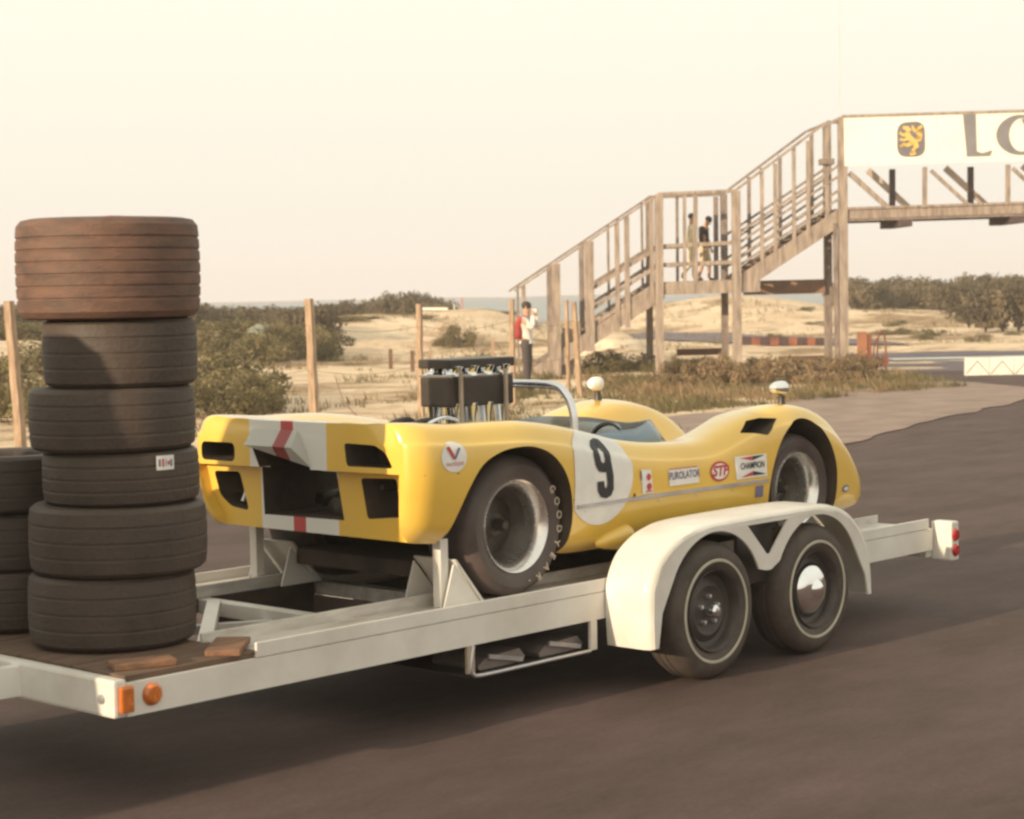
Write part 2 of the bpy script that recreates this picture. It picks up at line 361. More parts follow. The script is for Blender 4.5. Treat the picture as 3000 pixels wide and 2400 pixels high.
def sea_mat():
    m = bpy.data.materials.new('calm_sea'); m.use_nodes = True; n = m.node_tree; L = n.links; p = n.nodes['Principled BSDF']
    t = n.nodes.new('ShaderNodeTexCoord'); mp = n.nodes.new('ShaderNodeMapping'); mp.inputs['Rotation'].default_value = (0, 0, -YAW); mp.inputs['Scale'].default_value = (.0012, .0002, 1)
    L.new(t.outputs['Object'], mp.inputs[0]); z = n.nodes.new('ShaderNodeTexNoise'); z.inputs['Scale'].default_value = 3; L.new(mp.outputs[0], z.inputs['Vector'])
    r = n.nodes.new('ShaderNodeValToRGB'); r.color_ramp.elements[0].color = (.08, .13, .19, 1); r.color_ramp.elements[1].color = (.16, .22, .27, 1); L.new(z.outputs[0], r.inputs[0])
    L.new(r.outputs[0], p.inputs['Base Color']); p.inputs['Roughness'].default_value = .45; p.inputs['IOR'].default_value = 1.33
    wv = n.nodes.new('ShaderNodeTexNoise'); wv.inputs['Scale'].default_value = .5; wv.inputs['Detail'].default_value = 6; L.new(t.outputs['Object'], wv.inputs['Vector'])
    bp = n.nodes.new('ShaderNodeBump'); bp.inputs['Strength'].default_value = .9; bp.inputs['Distance'].default_value = .5; L.new(wv.outputs[0], bp.inputs['Height']); L.new(bp.outputs[0], p.inputs['Normal'])
    return m
seam = sea_mat()
mesh('sea', [G(-9000, 300, -3.6), G(9000, 300, -3.6), G(9000, 12000, -3.6), G(-9000, 12000, -3.6)], [(0, 1, 2, 3)], seam, kind='structure')
fsv = []
far_n = 60
for i in range(far_n+1):
    r_ = -700 + 2600*i/far_n
    fsv += [G(r_, 3300, -3.6), G(r_, 3380, 1.5 + 3.5*abs(noise.noise(Vector((r_*.004, 0, 0)))) * (1 - abs(2*i/far_n-1)**4)), G(r_, 3500, -3.6)]
mesh('far_shore', fsv, [(3*i+a, 3*i+3+a, 3*i+4+a, 3*i+1+a) for i in range(far_n) for a in (0, 1)], mat('hazy_far_shore', (.30, .30, .34), .9, var=.1, scale=.01), kind='structure')

# ------------------------------------------------------------------ trailer (x along it towards its tail, y across, near rail at y = 0)
TR = thing('car_trailer', (2.8, .87, 0), 'long white flat two-axle car trailer carrying the yellow race car and the tyre stacks', 'trailer')
W_ = 1.75
def channel(name, y0, y1, x0, x1):
    bm = bmesh.new()
    if y1 > y0: poly = [(y0, .344), (y1, .344), (y1, .356), (y0+.010, .356), (y0+.010, .456), (y1, .456), (y1, .468), (y0, .468)]
    else: poly = [(y0, .344), (y0, .468), (y1, .468), (y1, .456), (y0-.010, .456), (y0-.010, .356), (y1, .356), (y1, .344)]
    add_prism(bm, poly, x0, x1, axis=0); return from_bm(name, bm, white, TR)
channel('side_rail', 0, .055, 0.012, 5.70); channel('side_rail', W_, W_-.055, 0.012, 5.70)
box('front_crossbar', (-.045, .012), (-.002, W_+.002), (.344, .486), white, TR, .012)
# tread troughs: floor, outer lip, inner lip
for s, (a, b) in ((1, (0.0, .36)), (-1, (1.39, 1.75))):
    lo, hi = (.012, .345) if s == 1 else (W_-.345, W_-.012)
    bm = bmesh.new(); add_box(bm, ((.63+5.66)/2, (lo+hi)/2, .476), (5.03, hi-lo, .012)); from_bm('wheel_track', bm, deckwhite, TR)
    for yy in ((.008, .350) if s == 1 else (W_-.350, W_-.008)):
        bm = bmesh.new(); add_box(bm, ((.63+5.66)/2, yy, .500), (5.03, .014, .06), None, .004)
        from_bm('track_flange', bm, white if yy in (.008, W_-.008) else deckwhite, TR)
for x in (.66, 1.47, 2.20, 3.0, 3.9, 4.8, 5.62):
    box('cross_member', (x-.035, x+.035), (.35, W_-.35), (.40, .468), white if x < 2 else (deckwhite if x < 2.5 else dark), TR, .004)  # rear members coloured dark as painted shade, against sunlight under the car
bm = bmesh.new(); add_beam(bm, (.70, .42, .45), (1.45, 1.30, .45), .06, .05); from_bm('diagonal_brace', bm, white, TR)
bm = bmesh.new(); add_beam(bm, (.70, 1.30, .40), (2.15, .50, .40), .05, .04); from_bm('diagonal_brace', bm, deckwhite, TR)
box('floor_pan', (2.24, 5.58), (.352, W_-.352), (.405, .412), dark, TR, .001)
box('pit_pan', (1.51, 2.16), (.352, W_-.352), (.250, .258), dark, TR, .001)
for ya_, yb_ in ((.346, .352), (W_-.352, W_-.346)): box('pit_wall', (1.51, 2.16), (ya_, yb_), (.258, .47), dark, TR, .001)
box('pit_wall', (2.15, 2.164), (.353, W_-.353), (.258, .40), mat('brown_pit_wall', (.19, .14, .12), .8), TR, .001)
for k in range(5):
    y0 = .02 + k*.344
    box('floor_plank', (.02, .66 - .02*(k % 2)), (y0, y0+.336), (.470, .492+.002*(k % 2)), plank, TR, .003)
# tongue A-frame
beam('tongue_beam', (-.03, .64, .41), (-1.55, .84, .41), .06, .115, white, TR); beam('tongue_beam', (-.03, 1.12, .41), (-1.55, .92, .41), .06, .115, white, TR)
beam('coupler', (-1.5, .88, .41), (-1.85, .88, .43), .09, .09, white, TR)
# corner lamps
lathe('corner_lamp', [(.001, .022), (.03, .02), (.041, .010), (.044, 0), (.001, 0)], (.125, -.001, .412), (0, -1, 0), amber, TR, 28, False)
lamp = box('corner_lamp', (-.028, .03), (-.026, -.001), (.362, .462), amber, TR, .010)
lathe('reflector', [(.001, .008), (.018, .006), (.02, 0), (.001, 0)], (-.046, .075, .41), (-1, 0, 0), silver, TR, 20, False)
# rear crossbar with tail lamps
box('rear_crossbar', (5.66, 5.72), (.02, W_-.02), (.30, .468), white, TR, .005)
bx_ = box('lamp_bracket', (5.715, 5.80), (-.115, .02), (.285, .512), white, TR, .012)
for z in (.345, .435):
    lathe('tail_lamp', [(.001, .014), (.028, .012), (.036, .005), (.038, 0), (.001, 0)], (5.758, -.116, z), (0, -1, 0), redlens, bx_, 24, False)
# fenders
FEN_T = [(2.745, .215), (2.735, .36), (2.74, .50), (2.80, .62), (2.90, .695), (3.02, .74), (3.2, .765), (3.68, .772), (4.12, .768), (4.30, .745), (4.43, .69), (4.53, .60), (4.60, .48), (4.625, .36), (4.63, .245)]
def fender(y_in, y_out):
    f = thing_part = bpy.data.objects.new('fender', None); f.location = (3.68, (y_in+y_out)/2, .5); link(f, TR)
    f.matrix_parent_inverse = Matrix.Translation(-TR.location)
    def sub(name, bm, sharp=.7):
        o = from_bm(name, bm, white, None, smooth=True, sharp=sharp); o.parent = f
        o.matrix_parent_inverse = Matrix.Translation(-Vector((3.68, (y_in+y_out)/2, .5))); return o
    top = spline2(FEN_T, 5, False); n = len(top); s = 1 if y_out < y_in else -1
    bm = bmesh.new(); rows = []
    cx, cz = 3.68, .35
    for (x, z) in top:
        d = Vector((cx-x, 0, cz-z)); d = Vector((d.x*.6, 0, d.z)).normalized() if abs(x-cx) < .6 else d.normalized()
        prof = [(y_in, 0), (y_out+s*.05, 0), (y_out+s*.018, .008), (y_out+s*.004, .022), (y_out, .045)]
        prof2 = [(y_out+s*.006, .045), (y_out+s*.05, .008), (y_in, .008)]
        rows.append([bm.verts.new((x+d.x*q, y, z+d.z*q)) for y, q in prof+prof2])
    m_ = len(rows[0])
    for i in range(n-1):
        for k in range(m_-1): bm.faces.new((rows[i][k], rows[i][k+1], rows[i+1][k+1], rows[i+1][k]))
        bm.faces.new((rows[i][m_-1], rows[i][0], rows[i+1][0], rows[i+1][m_-1]))
    bm.faces.new(rows[0]); bm.faces.new(rows[-1][::-1])
    sub('mudguard_top', bm)
    # web between the arches, with a triangular opening: built as one outline with a keyhole
    def arc(cx_, a0, a1, R=.385, k=10): return [(cx_ + R*math.cos(math.radians(a0+(a1-a0)*i/k)), .335 + R*math.sin(math.radians(a0+(a1-a0)*i/k))) for i in range(k+1)]
    L1 = [(3.05, .735), (3.15, .742)] ; 
    outer = [(2.765, .22), (2.76, .36), (2.766, .49), (2.82, .60), (2.915, .672), (3.03, .718), (3.2, .742), (3.68, .748), (4.11, .744), (4.29, .720), (4.41, .668), (4.505, .58), (4.573, .47), (4.598, .36), (4.605, .25)]
    a2 = [(4.575, .25), (4.55, .36)] + [(4.108+.385*math.cos(math.radians(t)), .335+.385*math.sin(math.radians(t))) for t in range(31, 156, 6)]
    a1 = [(3.245+.385*math.cos(math.radians(t)), .335+.385*math.sin(math.radians(t))) for t in range(25, 150, 6)] + [(2.825, .38), (2.795, .22)]
    tri = [(3.50, .722), (3.845, .722), (3.69, .565), (3.66, .565)]
    bm = bmesh.new()
    ys = (y_out+s*.001, y_out+s*.012)
    from mathutils.geometry import delaunay_2d_cdt
    pts = outer + a2 + [(3.695, .485), (3.655, .485)] + a1; N = len(pts); allp = [Vector(p) for p in pts+tri]
    ed = [(i, (i+1) % N) for i in range(N)] + [(N+i, N+(i+1) % 4) for i in range(4)]
    vv, ee, ff, *_ = delaunay_2d_cdt(allp, ed, [], 0, 1e-5)
    def inside(p, poly):
        c = False; j = len(poly)-1
        for i in range(len(poly)):
            if (poly[i][1] > p.y) != (poly[j][1] > p.y) and p.x < (poly[j][0]-poly[i][0])*(p.y-poly[i][1])/(poly[j][1]-poly[i][1])+poly[i][0]: c = not c
            j = i
        return c
    V = [[bm.verts.new((v.x, y, v.y)) for v in vv] for y in ys]
    for t_ in ff:
        c = sum((vv[i] for i in t_), Vector((0, 0)))/len(t_)
        if inside(c, pts) and not inside(c, tri):
            bm.faces.new([V[0][i] for i in t_]); bm.faces.new([V[1][i] for i in t_][::-1])
    be = [e_ for e_ in bm.edges if len(e_.link_faces) == 1 and e_.verts[0] in set(V[0]) and e_.verts[1] in set(V[0])]
    ix = {v: i for i, v in enumerate(V[0])}
    for e_ in be: bm.faces.new((e_.verts[0], e_.verts[1], V[1][ix[e_.verts[1]]], V[1][ix[e_.verts[0]]]))
    bmesh.ops.delete(bm, geom=[v for v in bm.verts if not v.link_faces], context='VERTS')
    sub('side_web', bm)
    bm = bmesh.new(); add_box(bm, (3.68, y_out+s*.10, .56), (.30, .02, .30), None, .003)
    o = sub('rear_bracket_plate', bm); o.data.materials.clear(); o.data.materials.append(blackpaint)
fender(-.005, -.275); fender(W_+.005, W_+.275)
def road_wheel(name, x, yo, s, cap):
    """s=-1: outer face towards -y"""
    c = Vector((x, yo, .335)); ax = (0, s, 0)
    hub = bpy.data.objects.new('wheel', None); hub.location = c; link(hub, TR); hub.matrix_parent_inverse = Matrix.Translation(-TR.location)
    def put(o): o.parent = hub; o.matrix_parent_inverse = Matrix.Translation(-c); return o
    put(lathe('tyre', [(.195, -.015), (.215, .002), (.245, .012), (.29, .010), (.315, -.008), (.330, -.03), (.334, -.06), (.334, -.075), (.328, -.078), (.328, -.085), (.334, -.088), (.334, -.115), (.328, -.118), (.328, -.125), (.334, -.128), (.334, -.15), (.318, -.185), (.28, -.2), (.21, -.19), (.195, -.16)], c, ax, rubber2, None, 64))
    put(lathe('whitewall', [(.237, .0115), (.239, .0165), (.250, .0165), (.2525, .0125)], c, ax, whitewall, None, 64, False))
    put(lathe('rim', [(.001, -.045), (.09, -.045), (.12, -.035), (.155, -.052), (.178, -.045), (.186, -.006), (.196, .004), (.200, -.004), (.196, -.02), (.196, -.16), (.001, -.16)], c, ax, mat('dark_steel_wheel', (.075, .06, .055), .5, .2, var=.2), None, 48, False))
    if cap == 'cap':
        put(lathe('hub_cap', [(.001, .034), (.022, .033), (.04, .022), (.052, .010), (.085, .004), (.115, -.008), (.132, -.028), (.135, -.045)], c, ax, mat('chrome_hub_cap', (.86, .86, .86), .07, 1, var=.03), None, 48, False))
    else:
        put(lathe('hub', [(.001, .028), (.022, .025), (.032, .012), (.034, -.045)], c, ax, chrome, None, 24, False))
        for k in range(5):
            a = 2*math.pi*k/5+.3
            put(lathe('wheel_nut', [(.001, -.02), (.010, -.022), (.012, -.045)], c+Vector((.068*math.cos(a), 0, .068*math.sin(a))), ax, silver, None, 8, False))
for x, cap in ((3.245, 'hub'), (4.108, 'cap')):
    road_wheel('wheel', x, -.258, -1, cap); road_wheel('wheel', x, W_+.258, 1, cap)
    tube('axle', [(x, -.06, .335), (x, W_+.06, .335)], .035, blackpaint, TR)
beam('spring_hanger', (3.68, .03, .34), (3.68, .03, .20), .05, .12, blackpaint, TR)
beam('leaf_spring', (3.25, .03, .28), (4.10, .03, .28), .06, .03, blackpaint, TR)
# ramp tray slung below the near rail
tr_ = smooth_path([(1.84, -.004, .344), (1.82, -.004, .25), (1.835, -.004, .218), (1.90, -.004, .205), (2.3, -.004, .205), (2.62, -.004, .205)], 4)
tube('tray_frame', [(p.x, p.y+.0, p.z) for p in tr_], .009, silver, TR)
box('tray_end_strap', (1.80, 1.845), (-.006, .012), (.222, .343), mat('tan_strap', (.42, .33, .26), .6), TR, .003)
box('tray_end_strap', (2.625, 2.67), (-.006, .012), (.205, .343), white, TR, .003)
box('tray_floor', (1.83, 2.66), (.02, .62), (.198, .206), darkalloy, TR, .001)
for i, x in enumerate((1.93, 2.33)):
    o = prism('stowed_ramp', [(x, .212), (x+.28, .212), (x+.30, .235), (x+.26, .275), (x+.04, .262), (x-.01, .23)], .05, .34, mat('dull_ramp_metal', (.24, .20, .19), .5, .4, scale=8), TR)
    beam('ramp_rung', (x+.05, .04, .27), (x+.27, .04, .225), .012, .02, silver, TR)
# wheel stops: sloping plate with an upright post
for y0, s in ((.185, 1), (W_-.185, -1)):
    st = bpy.data.objects.new('wheel_stop', None); st.location = (1.9, y0, .49); link(st, TR); st.matrix_parent_inverse = Matrix.Translation(-TR.location)
    def put(o): o.parent = st; o.matrix_parent_inverse = Matrix.Translation(-Vector((1.9, y0, .49))); return o
    o_ = 1 if s == 1 else -1
    put(box('stop_post', (1.865, 1.915), (y0+.03 if s == 1 else y0-.08, y0+.08 if s == 1 else y0-.03), (.482, .79), white, None, .004))
    ya, yb = sorted((y0+.005*o_, y0+.27*o_))
    bm = bmesh.new(); add_prism(bm, [(1.930, .690), (1.942, .694), (2.118, .484), (2.100, .484)], ya, yb); put(from_bm('stop_plate', bm, white))
    for yg in (ya+.002, yb-.012): put(prism('gusset', [(1.925, .672), (2.09, .484), (1.86, .484)], yg, yg+.008, white))
# timber offcuts on the trailer nose
def offcut(label, c, size, a):
    bm = bmesh.new(); add_box(bm, (0, 0, 0), size, Matrix.Rotation(a, 3, 'Z'), .006); o = from_bm('wood_block', bm, blockwood, label=label, cat='wood block', group='timber offcuts on the trailer nose'); o.location = c
offcut('longer orange-brown wood block beside the front tyre stack on the side rail', (.60, .14, .505), (.30, .14, .026), .75)
offcut('short wood block tucked under the front tyre stack by the amber lamps', (.18, .13, .505), (.24, .12, .026), -.35)

# ------------------------------------------------------------------ tyres stacked on the trailer
def tyre_mesh(R, H, seed):
    q = []
    hh = H/2; gro = []
    q += [(R*.60, -hh*.86), (R*.66, -hh*.97), (R*.84, -hh), (R*.93, -hh*.965), (R*.980, -hh*.85)]
    gs, dp = ((-.6, -.36, -.12, .12, .36, .6), .988) if H > .35 else ((-.45, 0, .45), .992)
    for z in gs:
        zz = z*hh; Rz = R*(1-.022*z*z)
        q += [(Rz, zz-.007), (Rz*dp, zz-.004), (Rz*dp, zz+.004), (Rz, zz+.007)]
    gm = rubber_top if H > .35 else rubber  # wide top tyre takes the sunlit copy, the others the shaded one
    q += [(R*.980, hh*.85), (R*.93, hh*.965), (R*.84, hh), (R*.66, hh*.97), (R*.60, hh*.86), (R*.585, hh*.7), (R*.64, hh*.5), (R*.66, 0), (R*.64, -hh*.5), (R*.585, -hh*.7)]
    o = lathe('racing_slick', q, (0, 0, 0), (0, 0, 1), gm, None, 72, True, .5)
    return o
def stack(cx, cy, z0, specs, labels, group):
    z = z0
    for (R, H, dx, dy), lab in zip(specs, labels):
        o = tyre_mesh(R, H, 0); o.location = (cx+dx, cy+dy, z+H/2); o.rotation_euler = (random.uniform(-.006, .006), random.uniform(-.006, .006), random.uniform(0, 6)); z += H
        tag(o, lab, 'tyre', group); yield o
random.seed(4)
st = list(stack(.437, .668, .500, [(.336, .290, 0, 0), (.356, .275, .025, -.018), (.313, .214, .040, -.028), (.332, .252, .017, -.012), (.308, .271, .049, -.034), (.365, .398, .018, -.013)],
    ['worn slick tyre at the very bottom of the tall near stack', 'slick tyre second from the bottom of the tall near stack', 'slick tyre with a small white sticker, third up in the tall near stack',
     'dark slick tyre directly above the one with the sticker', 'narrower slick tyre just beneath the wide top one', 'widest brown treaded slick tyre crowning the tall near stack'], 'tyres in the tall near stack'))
list(stack(.44, 1.38, .500, [(.33, .25, 0, 0), (.32, .245, .01, 0), (.335, .24, -.01, .0)],
    ['bottom tyre of the lower stack at the left edge behind the tall one', 'middle tyre of the lower stack at the left edge', 'top tyre of the lower stack at the left edge'], 'tyres in the lower stack at the far side'))
t4 = st[2]
a = math.radians(238)
def on_tyre(name, th0, th1, z0, z1, R, m, off, par):
    vs, fs = [], []; n = 8
    for i in range(n+1):
        t = th0+(th1-th0)*i/n
        for z in (z0, z1): vs.append((par.location.x+(R+off)*math.cos(t), par.location.y+(R+off)*math.sin(t), z))
    o = mesh(name, vs, [(2*i, 2*i+2, 2*i+3, 2*i+1) for i in range(n)], m); o.parent = par; o.matrix_parent_inverse = par.matrix_basis.inverted(); return o
ang = math.radians(263)
on_tyre('sticker', ang-.06, ang+.20, 1.205, 1.262, .313, decalwhite, .004, t4)
for i, (u0, u1, v0, v1) in enumerate(((-.03, .0, 1.11, 1.138), (.02, .045, 1.108, 1.14), (.07, .08, 1.11, 1.138), (.10, .13, 1.115, 1.13), (.14, .17, 1.108, 1.136))):
    on_tyre('sticker_mark', ang+u0, ang+u1, v0+.11, v1+.11, .313, decalred if i % 2 else decalblue, .006, t4)
# small tag lying on top of the stack
box('paper_tag', (.36, .58), (.50, .60), (2.196, 2.206), decalred, None, .001, label='thin red paper tag lying on top of the tall tyre stack', cat='tag')

# ------------------------------------------------------------------ the race car
CY = .87
CAR = thing('race_car', (3.4, CY, .49), 'yellow open-cockpit sports racing car with number 9 roundel strapped on the white trailer', 'race car')
def paint_mat():
    m = bpy.data.materials.new('yellow_body_paint_with_white_red_stripe'); m.use_nodes = True; n = m.node_tree; L = n.links; p = n.nodes['Principled BSDF']
    t = n.nodes.new('ShaderNodeTexCoord'); s = n.nodes.new('ShaderNodeSeparateXYZ'); L.new(t.outputs['Object'], s.inputs[0])
    def band(c, hw):
        a = n.nodes.new('ShaderNodeMath'); a.operation = 'SUBTRACT'; L.new(s.outputs['Y'], a.inputs[0]); a.inputs[1].default_value = c
        b = n.nodes.new('ShaderNodeMath'); b.operation = 'ABSOLUTE'; L.new(a.outputs[0], b.inputs[0])
        d = n.nodes.new('ShaderNodeMath'); d.operation = 'LESS_THAN'; L.new(b.outputs[0], d.inputs[0]); d.inputs[1].default_value = hw; return d.outputs[0]
    nz = n.nodes.new('ShaderNodeTexNoise'); nz.inputs['Scale'].default_value = 2.2; nz.inputs['Detail'].default_value = 8; L.new(t.outputs['Object'], nz.inputs[0])
    r = n.nodes.new('ShaderNodeValToRGB'); r.color_ramp.elements[0].position = .3; r.color_ramp.elements[1].position = .7
    r.color_ramp.elements[0].color = (.76, .46, .065, 1); r.color_ramp.elements[1].color = (.84, .54, .09, 1); L.new(nz.outputs[0], r.inputs[0])
    m1 = n.nodes.new('ShaderNodeMixRGB'); L.new(band(.925, .268), m1.inputs[0]); L.new(r.outputs[0], m1.inputs[1]); m1.inputs[2].default_value = (.78, .75, .70, 1)
    m2 = n.nodes.new('ShaderNodeMixRGB'); L.new(band(.925, .043), m2.inputs[0]); L.new(m1.outputs[0], m2.inputs[1]); m2.inputs[2].default_value = (.52, .05, .045, 1)
    L.new(m2.outputs[0], p.inputs['Base Color']); p.inputs['Roughness'].default_value = .38; p.inputs['Coat Weight'].default_value = 1.0; p.inputs['Coat Roughness'].default_value = .12
    z = n.nodes.new('ShaderNodeTexNoise'); z.inputs['Scale'].default_value = 5; L.new(t.outputs['Object'], z.inputs[0])
    bp = n.nodes.new('ShaderNodeBump'); bp.inputs['Strength'].default_value = .12; bp.inputs['Distance'].default_value = .02; L.new(z.outputs[0], bp.inputs['Height']); L.new(bp.outputs[0], p.inputs['Normal'])
    return m
paint = paint_mat()
def interp(x, tab):
    if x <= tab[0][0]: return tab[0][1]
    for i in range(len(tab)-1):
        if x <= tab[i+1][0]:
            a, b = tab[i], tab[i+1]; p0 = tab[max(i-1, 0)]; p3 = tab[min(i+2, len(tab)-1)]
            h = b[0]-a[0]; t = (x-a[0])/h
            m0 = (b[1]-p0[1])/max(b[0]-p0[0], 1e-6)*h; m1 = (p3[1]-a[1])/max(p3[0]-a[0], 1e-6)*h
            return (2*t**3-3*t*t+1)*a[1]+(t**3-2*t*t+t)*m0+(-2*t**3+3*t*t)*b[1]+(t**3-t*t)*m1
    return tab[-1][1]
T_c = [(1.60, 1.325), (1.75, 1.315), (1.95, 1.300), (2.15, 1.298), (2.35, 1.290), (2.6, 1.258), (2.85, 1.210), (3.1, 1.155), (3.35, 1.122), (3.6, 1.108), (3.76, 1.112), (3.9, 1.145), (4.05, 1.190), (4.22, 1.228), (4.40, 1.250), (4.55, 1.248), (4.72, 1.220), (4.88, 1.160), (5.0, 1.075), (5.1, .96), (5.18, .85), (5.24, .75), (5.27, .69)]
T_w = [(1.60, .765), (1.7, .785), (2.0, .79), (2.5, .785), (2.9, .765), (3.4, .755), (4.0, .765), (4.5, .765), (4.9, .75), (5.1, .725), (5.2, .70), (5.27, .65)]
T_b = [(1.60, .80), (1.75, .785), (2.0, .76), (2.45, .69), (2.65, .645), (3.0, .635), (4.2, .62), (4.9, .605), (5.1, .612), (5.2, .625), (5.27, .655)]
T_m = [(1.60, 1.318), (1.75, 1.300), (1.9, 1.25), (2.2, 1.22), (2.8, 1.18), (3.1, 1.13), (3.5, 1.09), (4.0, 1.04), (4.4, .97), (4.8, .86), (5.1, .74), (5.27, .68)]
def section(X):
    w_, zc, zb, zm = interp(X, T_w), interp(X, T_c), interp(X, T_b), interp(X, T_m)
    k = 1.0
    if X < 1.70:
        t = (1.70-X)/.10; q = .060*(1-math.sqrt(max(0, 1-t*t))); w_ -= q*1.1; zb += q*.85; zc -= q*.12; zm -= q*.12
    h = zc-zb; rf = min(1, h/.5)
    zl = max(zb+.3*h, min(.90, zb+.5*h))
    tail = min(1, max(0, (2.3-X)/.6)); fr = min(1, max(0, (X-3.75)/.4)); nose = min(1, max(0, (X-5.0)/.2))
    tuck = .10 + .015*tail
    c = [(w_-tuck, zb), (w_-tuck*.42, zb+(.045+.02*tail)*rf), (w_-tuck*.16, zb+(.115+.05*tail)*rf), (w_-.004, zb+.5*h-.04*h), (w_-.001, zb+.62*h), (w_-.008*rf, zc-.19*h), (w_-.026*rf, zc-.085*rf), (w_-.066*rf, zc-.022*rf), (w_-.13, zc)]
    dip = (zc-zm); q = (.24, .34, .44, .55)
    q = tuple(a*(1-fr)+b*fr for a, b in zip(q, (.25, .34, .43, .54))); e1 = .10*(1-fr)+.02*fr; e2 = .55*(1-fr)+.16*fr; e3 = .92*(1-fr)+.72*fr
    c += [(w_-q[0], zc-e1*dip-.004), (w_-q[1], zc-e2*dip), (w_-q[2], zc-e3*dip), (w_-q[3], zm), (.06, zm+.0), (0, zm)]
    P = [p for p in spline2(c, 6, False)]
    return [(0, zb+.0)] + [((w_-tuck)*i/4, zb) for i in (1, 2, 3)] + P
Xs = [1.60, 1.603, 1.608, 1.615, 1.625, 1.64, 1.66, 1.69, 1.72] + [1.76 + .04*i for i in range(80)] + [4.99, 5.02, 5.05, 5.08, 5.11, 5.14, 5.17, 5.20, 5.22, 5.24, 5.255, 5.265, 5.27]
Xs = sorted(x for x in set(Xs) if x <= 5.27)
bm = bmesh.new(); rings = []
for X in Xs:
    sct = section(X); ring = [bm.verts.new((X, CY - y, z)) for y, z in sct] + [bm.verts.new((X, CY + y, z)) for y, z in sct[-2:0:-1]]
    rings.append(ring)
N = len(rings[0])
for i in range(len(rings)-1):
    for k in range(N): bm.faces.new((rings[i][k], rings[i][(k+1) % N], rings[i+1][(k+1) % N], rings[i+1][k]))
bm.faces.new(rings[0]); bm.faces.new(rings[-1][::-1])
body = from_bm('body', bm, [paint, dark], None)
# cutters
cut_dark, cut_paint = [], []
def cutter(bm, dk=True):
    bmesh.ops.recalc_face_normals(bm, faces=bm.faces)
    me = bpy.data.meshes.new('cut'); bm.to_mesh(me); bm.free(); me.materials.append(dark if dk else paint); o = bpy.data.objects.new('cut', me); C.objects.link(o)
    (cut_dark if dk else cut_paint).append(o)
AR_R = spline2([(1.78, .60), (1.815, .78), (1.865, .91), (1.925, 1.02), (2.01, 1.115), (2.13, 1.165), (2.26, 1.18), (2.38, 1.17), (2.49, 1.125), (2.575, 1.04), (2.62, .93), (2.63, .82), (2.615, .72), (2.60, .60)], 4, False)
AR_F = spline2([(4.225, .55), (4.225, .74), (4.24, .86), (4.285, .99), (4.36, 1.09), (4.46, 1.155), (4.56, 1.175), (4.665, 1.155), (4.76, 1.095), (4.84, 1.0), (4.89, .88), (4.90, .76), (4.885, .55)], 4, False)
for P, a, b in ((AR_R, -.3, .49), (AR_R, 1.25, 2.1), (AR_F, -.3, .44), (AR_F, 1.30, 2.1)):
    if True:
        bm = bmesh.new(); add_prism(bm, P, a, b); cutter(bm)
bm = bmesh.new(); add_box(bm, (2.49, CY, 1.20), (.86, .70, .5)); cutter(bm)          # engine bay
bm = bmesh.new(); add_prism(bm, spline2([(3.02, .40), (3.4, .37), (3.74, .46), (3.98, .68), (4.03, .87), (3.98, 1.06), (3.74, 1.28), (3.4, 1.37), (3.02, 1.34)], 4), .72, 1.6, axis=2); cutter(bm)   # cockpit
# tail: recess under the lip, then openings
bm = bmesh.new(); add_prism(bm, [(.190, 1.100), (.200, .90), (.24, .5), (1.42, .5), (1.47, .84), (1.56, .95), (1.60, 1.088)], 1.2, 1.665, axis=0); cutter(bm, False)
def tailcut(P, x1=2.0, x0=1.2):
    bm = bmesh.new(); add_prism(bm, P, x0, x1, axis=0); cutter(bm)
tailcut(soft([(.54, 1.225), (.34, 1.222), (.27, 1.19), (.228, 1.125), (.525, 1.122)], .02), 1.80)
tailcut(rounded(1.305, 1.555, 1.108, 1.197, .028), 1.80)
tailcut([(1.185, 1.085), (.665, 1.085), (.62, .868), (1.175, .862)], 2.3)
tailcut([(1.18, 1.19), (.83, 1.19), (.745, 1.06), (1.11, 1.06)], 1.9)
tailcut(soft([(1.545, 1.05), (1.35, 1.055), (1.288, .872), (1.42, .885), (1.50, .935)], .025), 2.3)
tailcut(soft([(.505, 1.066), (.275, 1.074), (.250, .905), (.465, .884)], .02), 2.3)
# fender vents
for s in (1, -1):
    P = [(4.02, 1.128), (4.11, 1.186), (4.21, 1.196), (4.35, 1.186), (4.22, 1.105), (4.12, 1.122)]
    bm = bmesh.new(); ya, yb = (CY-.80, CY-.60) if s > 0 else (CY+.60, CY+.80); add_prism(bm, soft(P, .012), ya, yb); cutter(bm)
for grp in (cut_paint, cut_dark):
    for o in grp:
        md = body.modifiers.new('b', 'BOOLEAN'); md.operation = 'DIFFERENCE'; md.solver = 'EXACT'; md.object = o
        try: md.material_mode = 'TRANSFER'
        except Exception: pass
dg = bpy.context.evaluated_depsgraph_get(); me = bpy.data.meshes.new_from_object(body.evaluated_get(dg))
body.modifiers.clear(); body.data = me; me.name = 'body'
for o in cut_dark + cut_paint: bpy.data.objects.remove(o)
me.polygons.foreach_set('use_smooth', [True]*len(me.polygons)); shade_sharp(me, .55)
body.parent = CAR; body.matrix_parent_inverse = Matrix.Translation(-CAR.location)
bmt = bmesh.new(); bmt.from_mesh(me); BVH = BVHTree.FromBMesh(bmt)

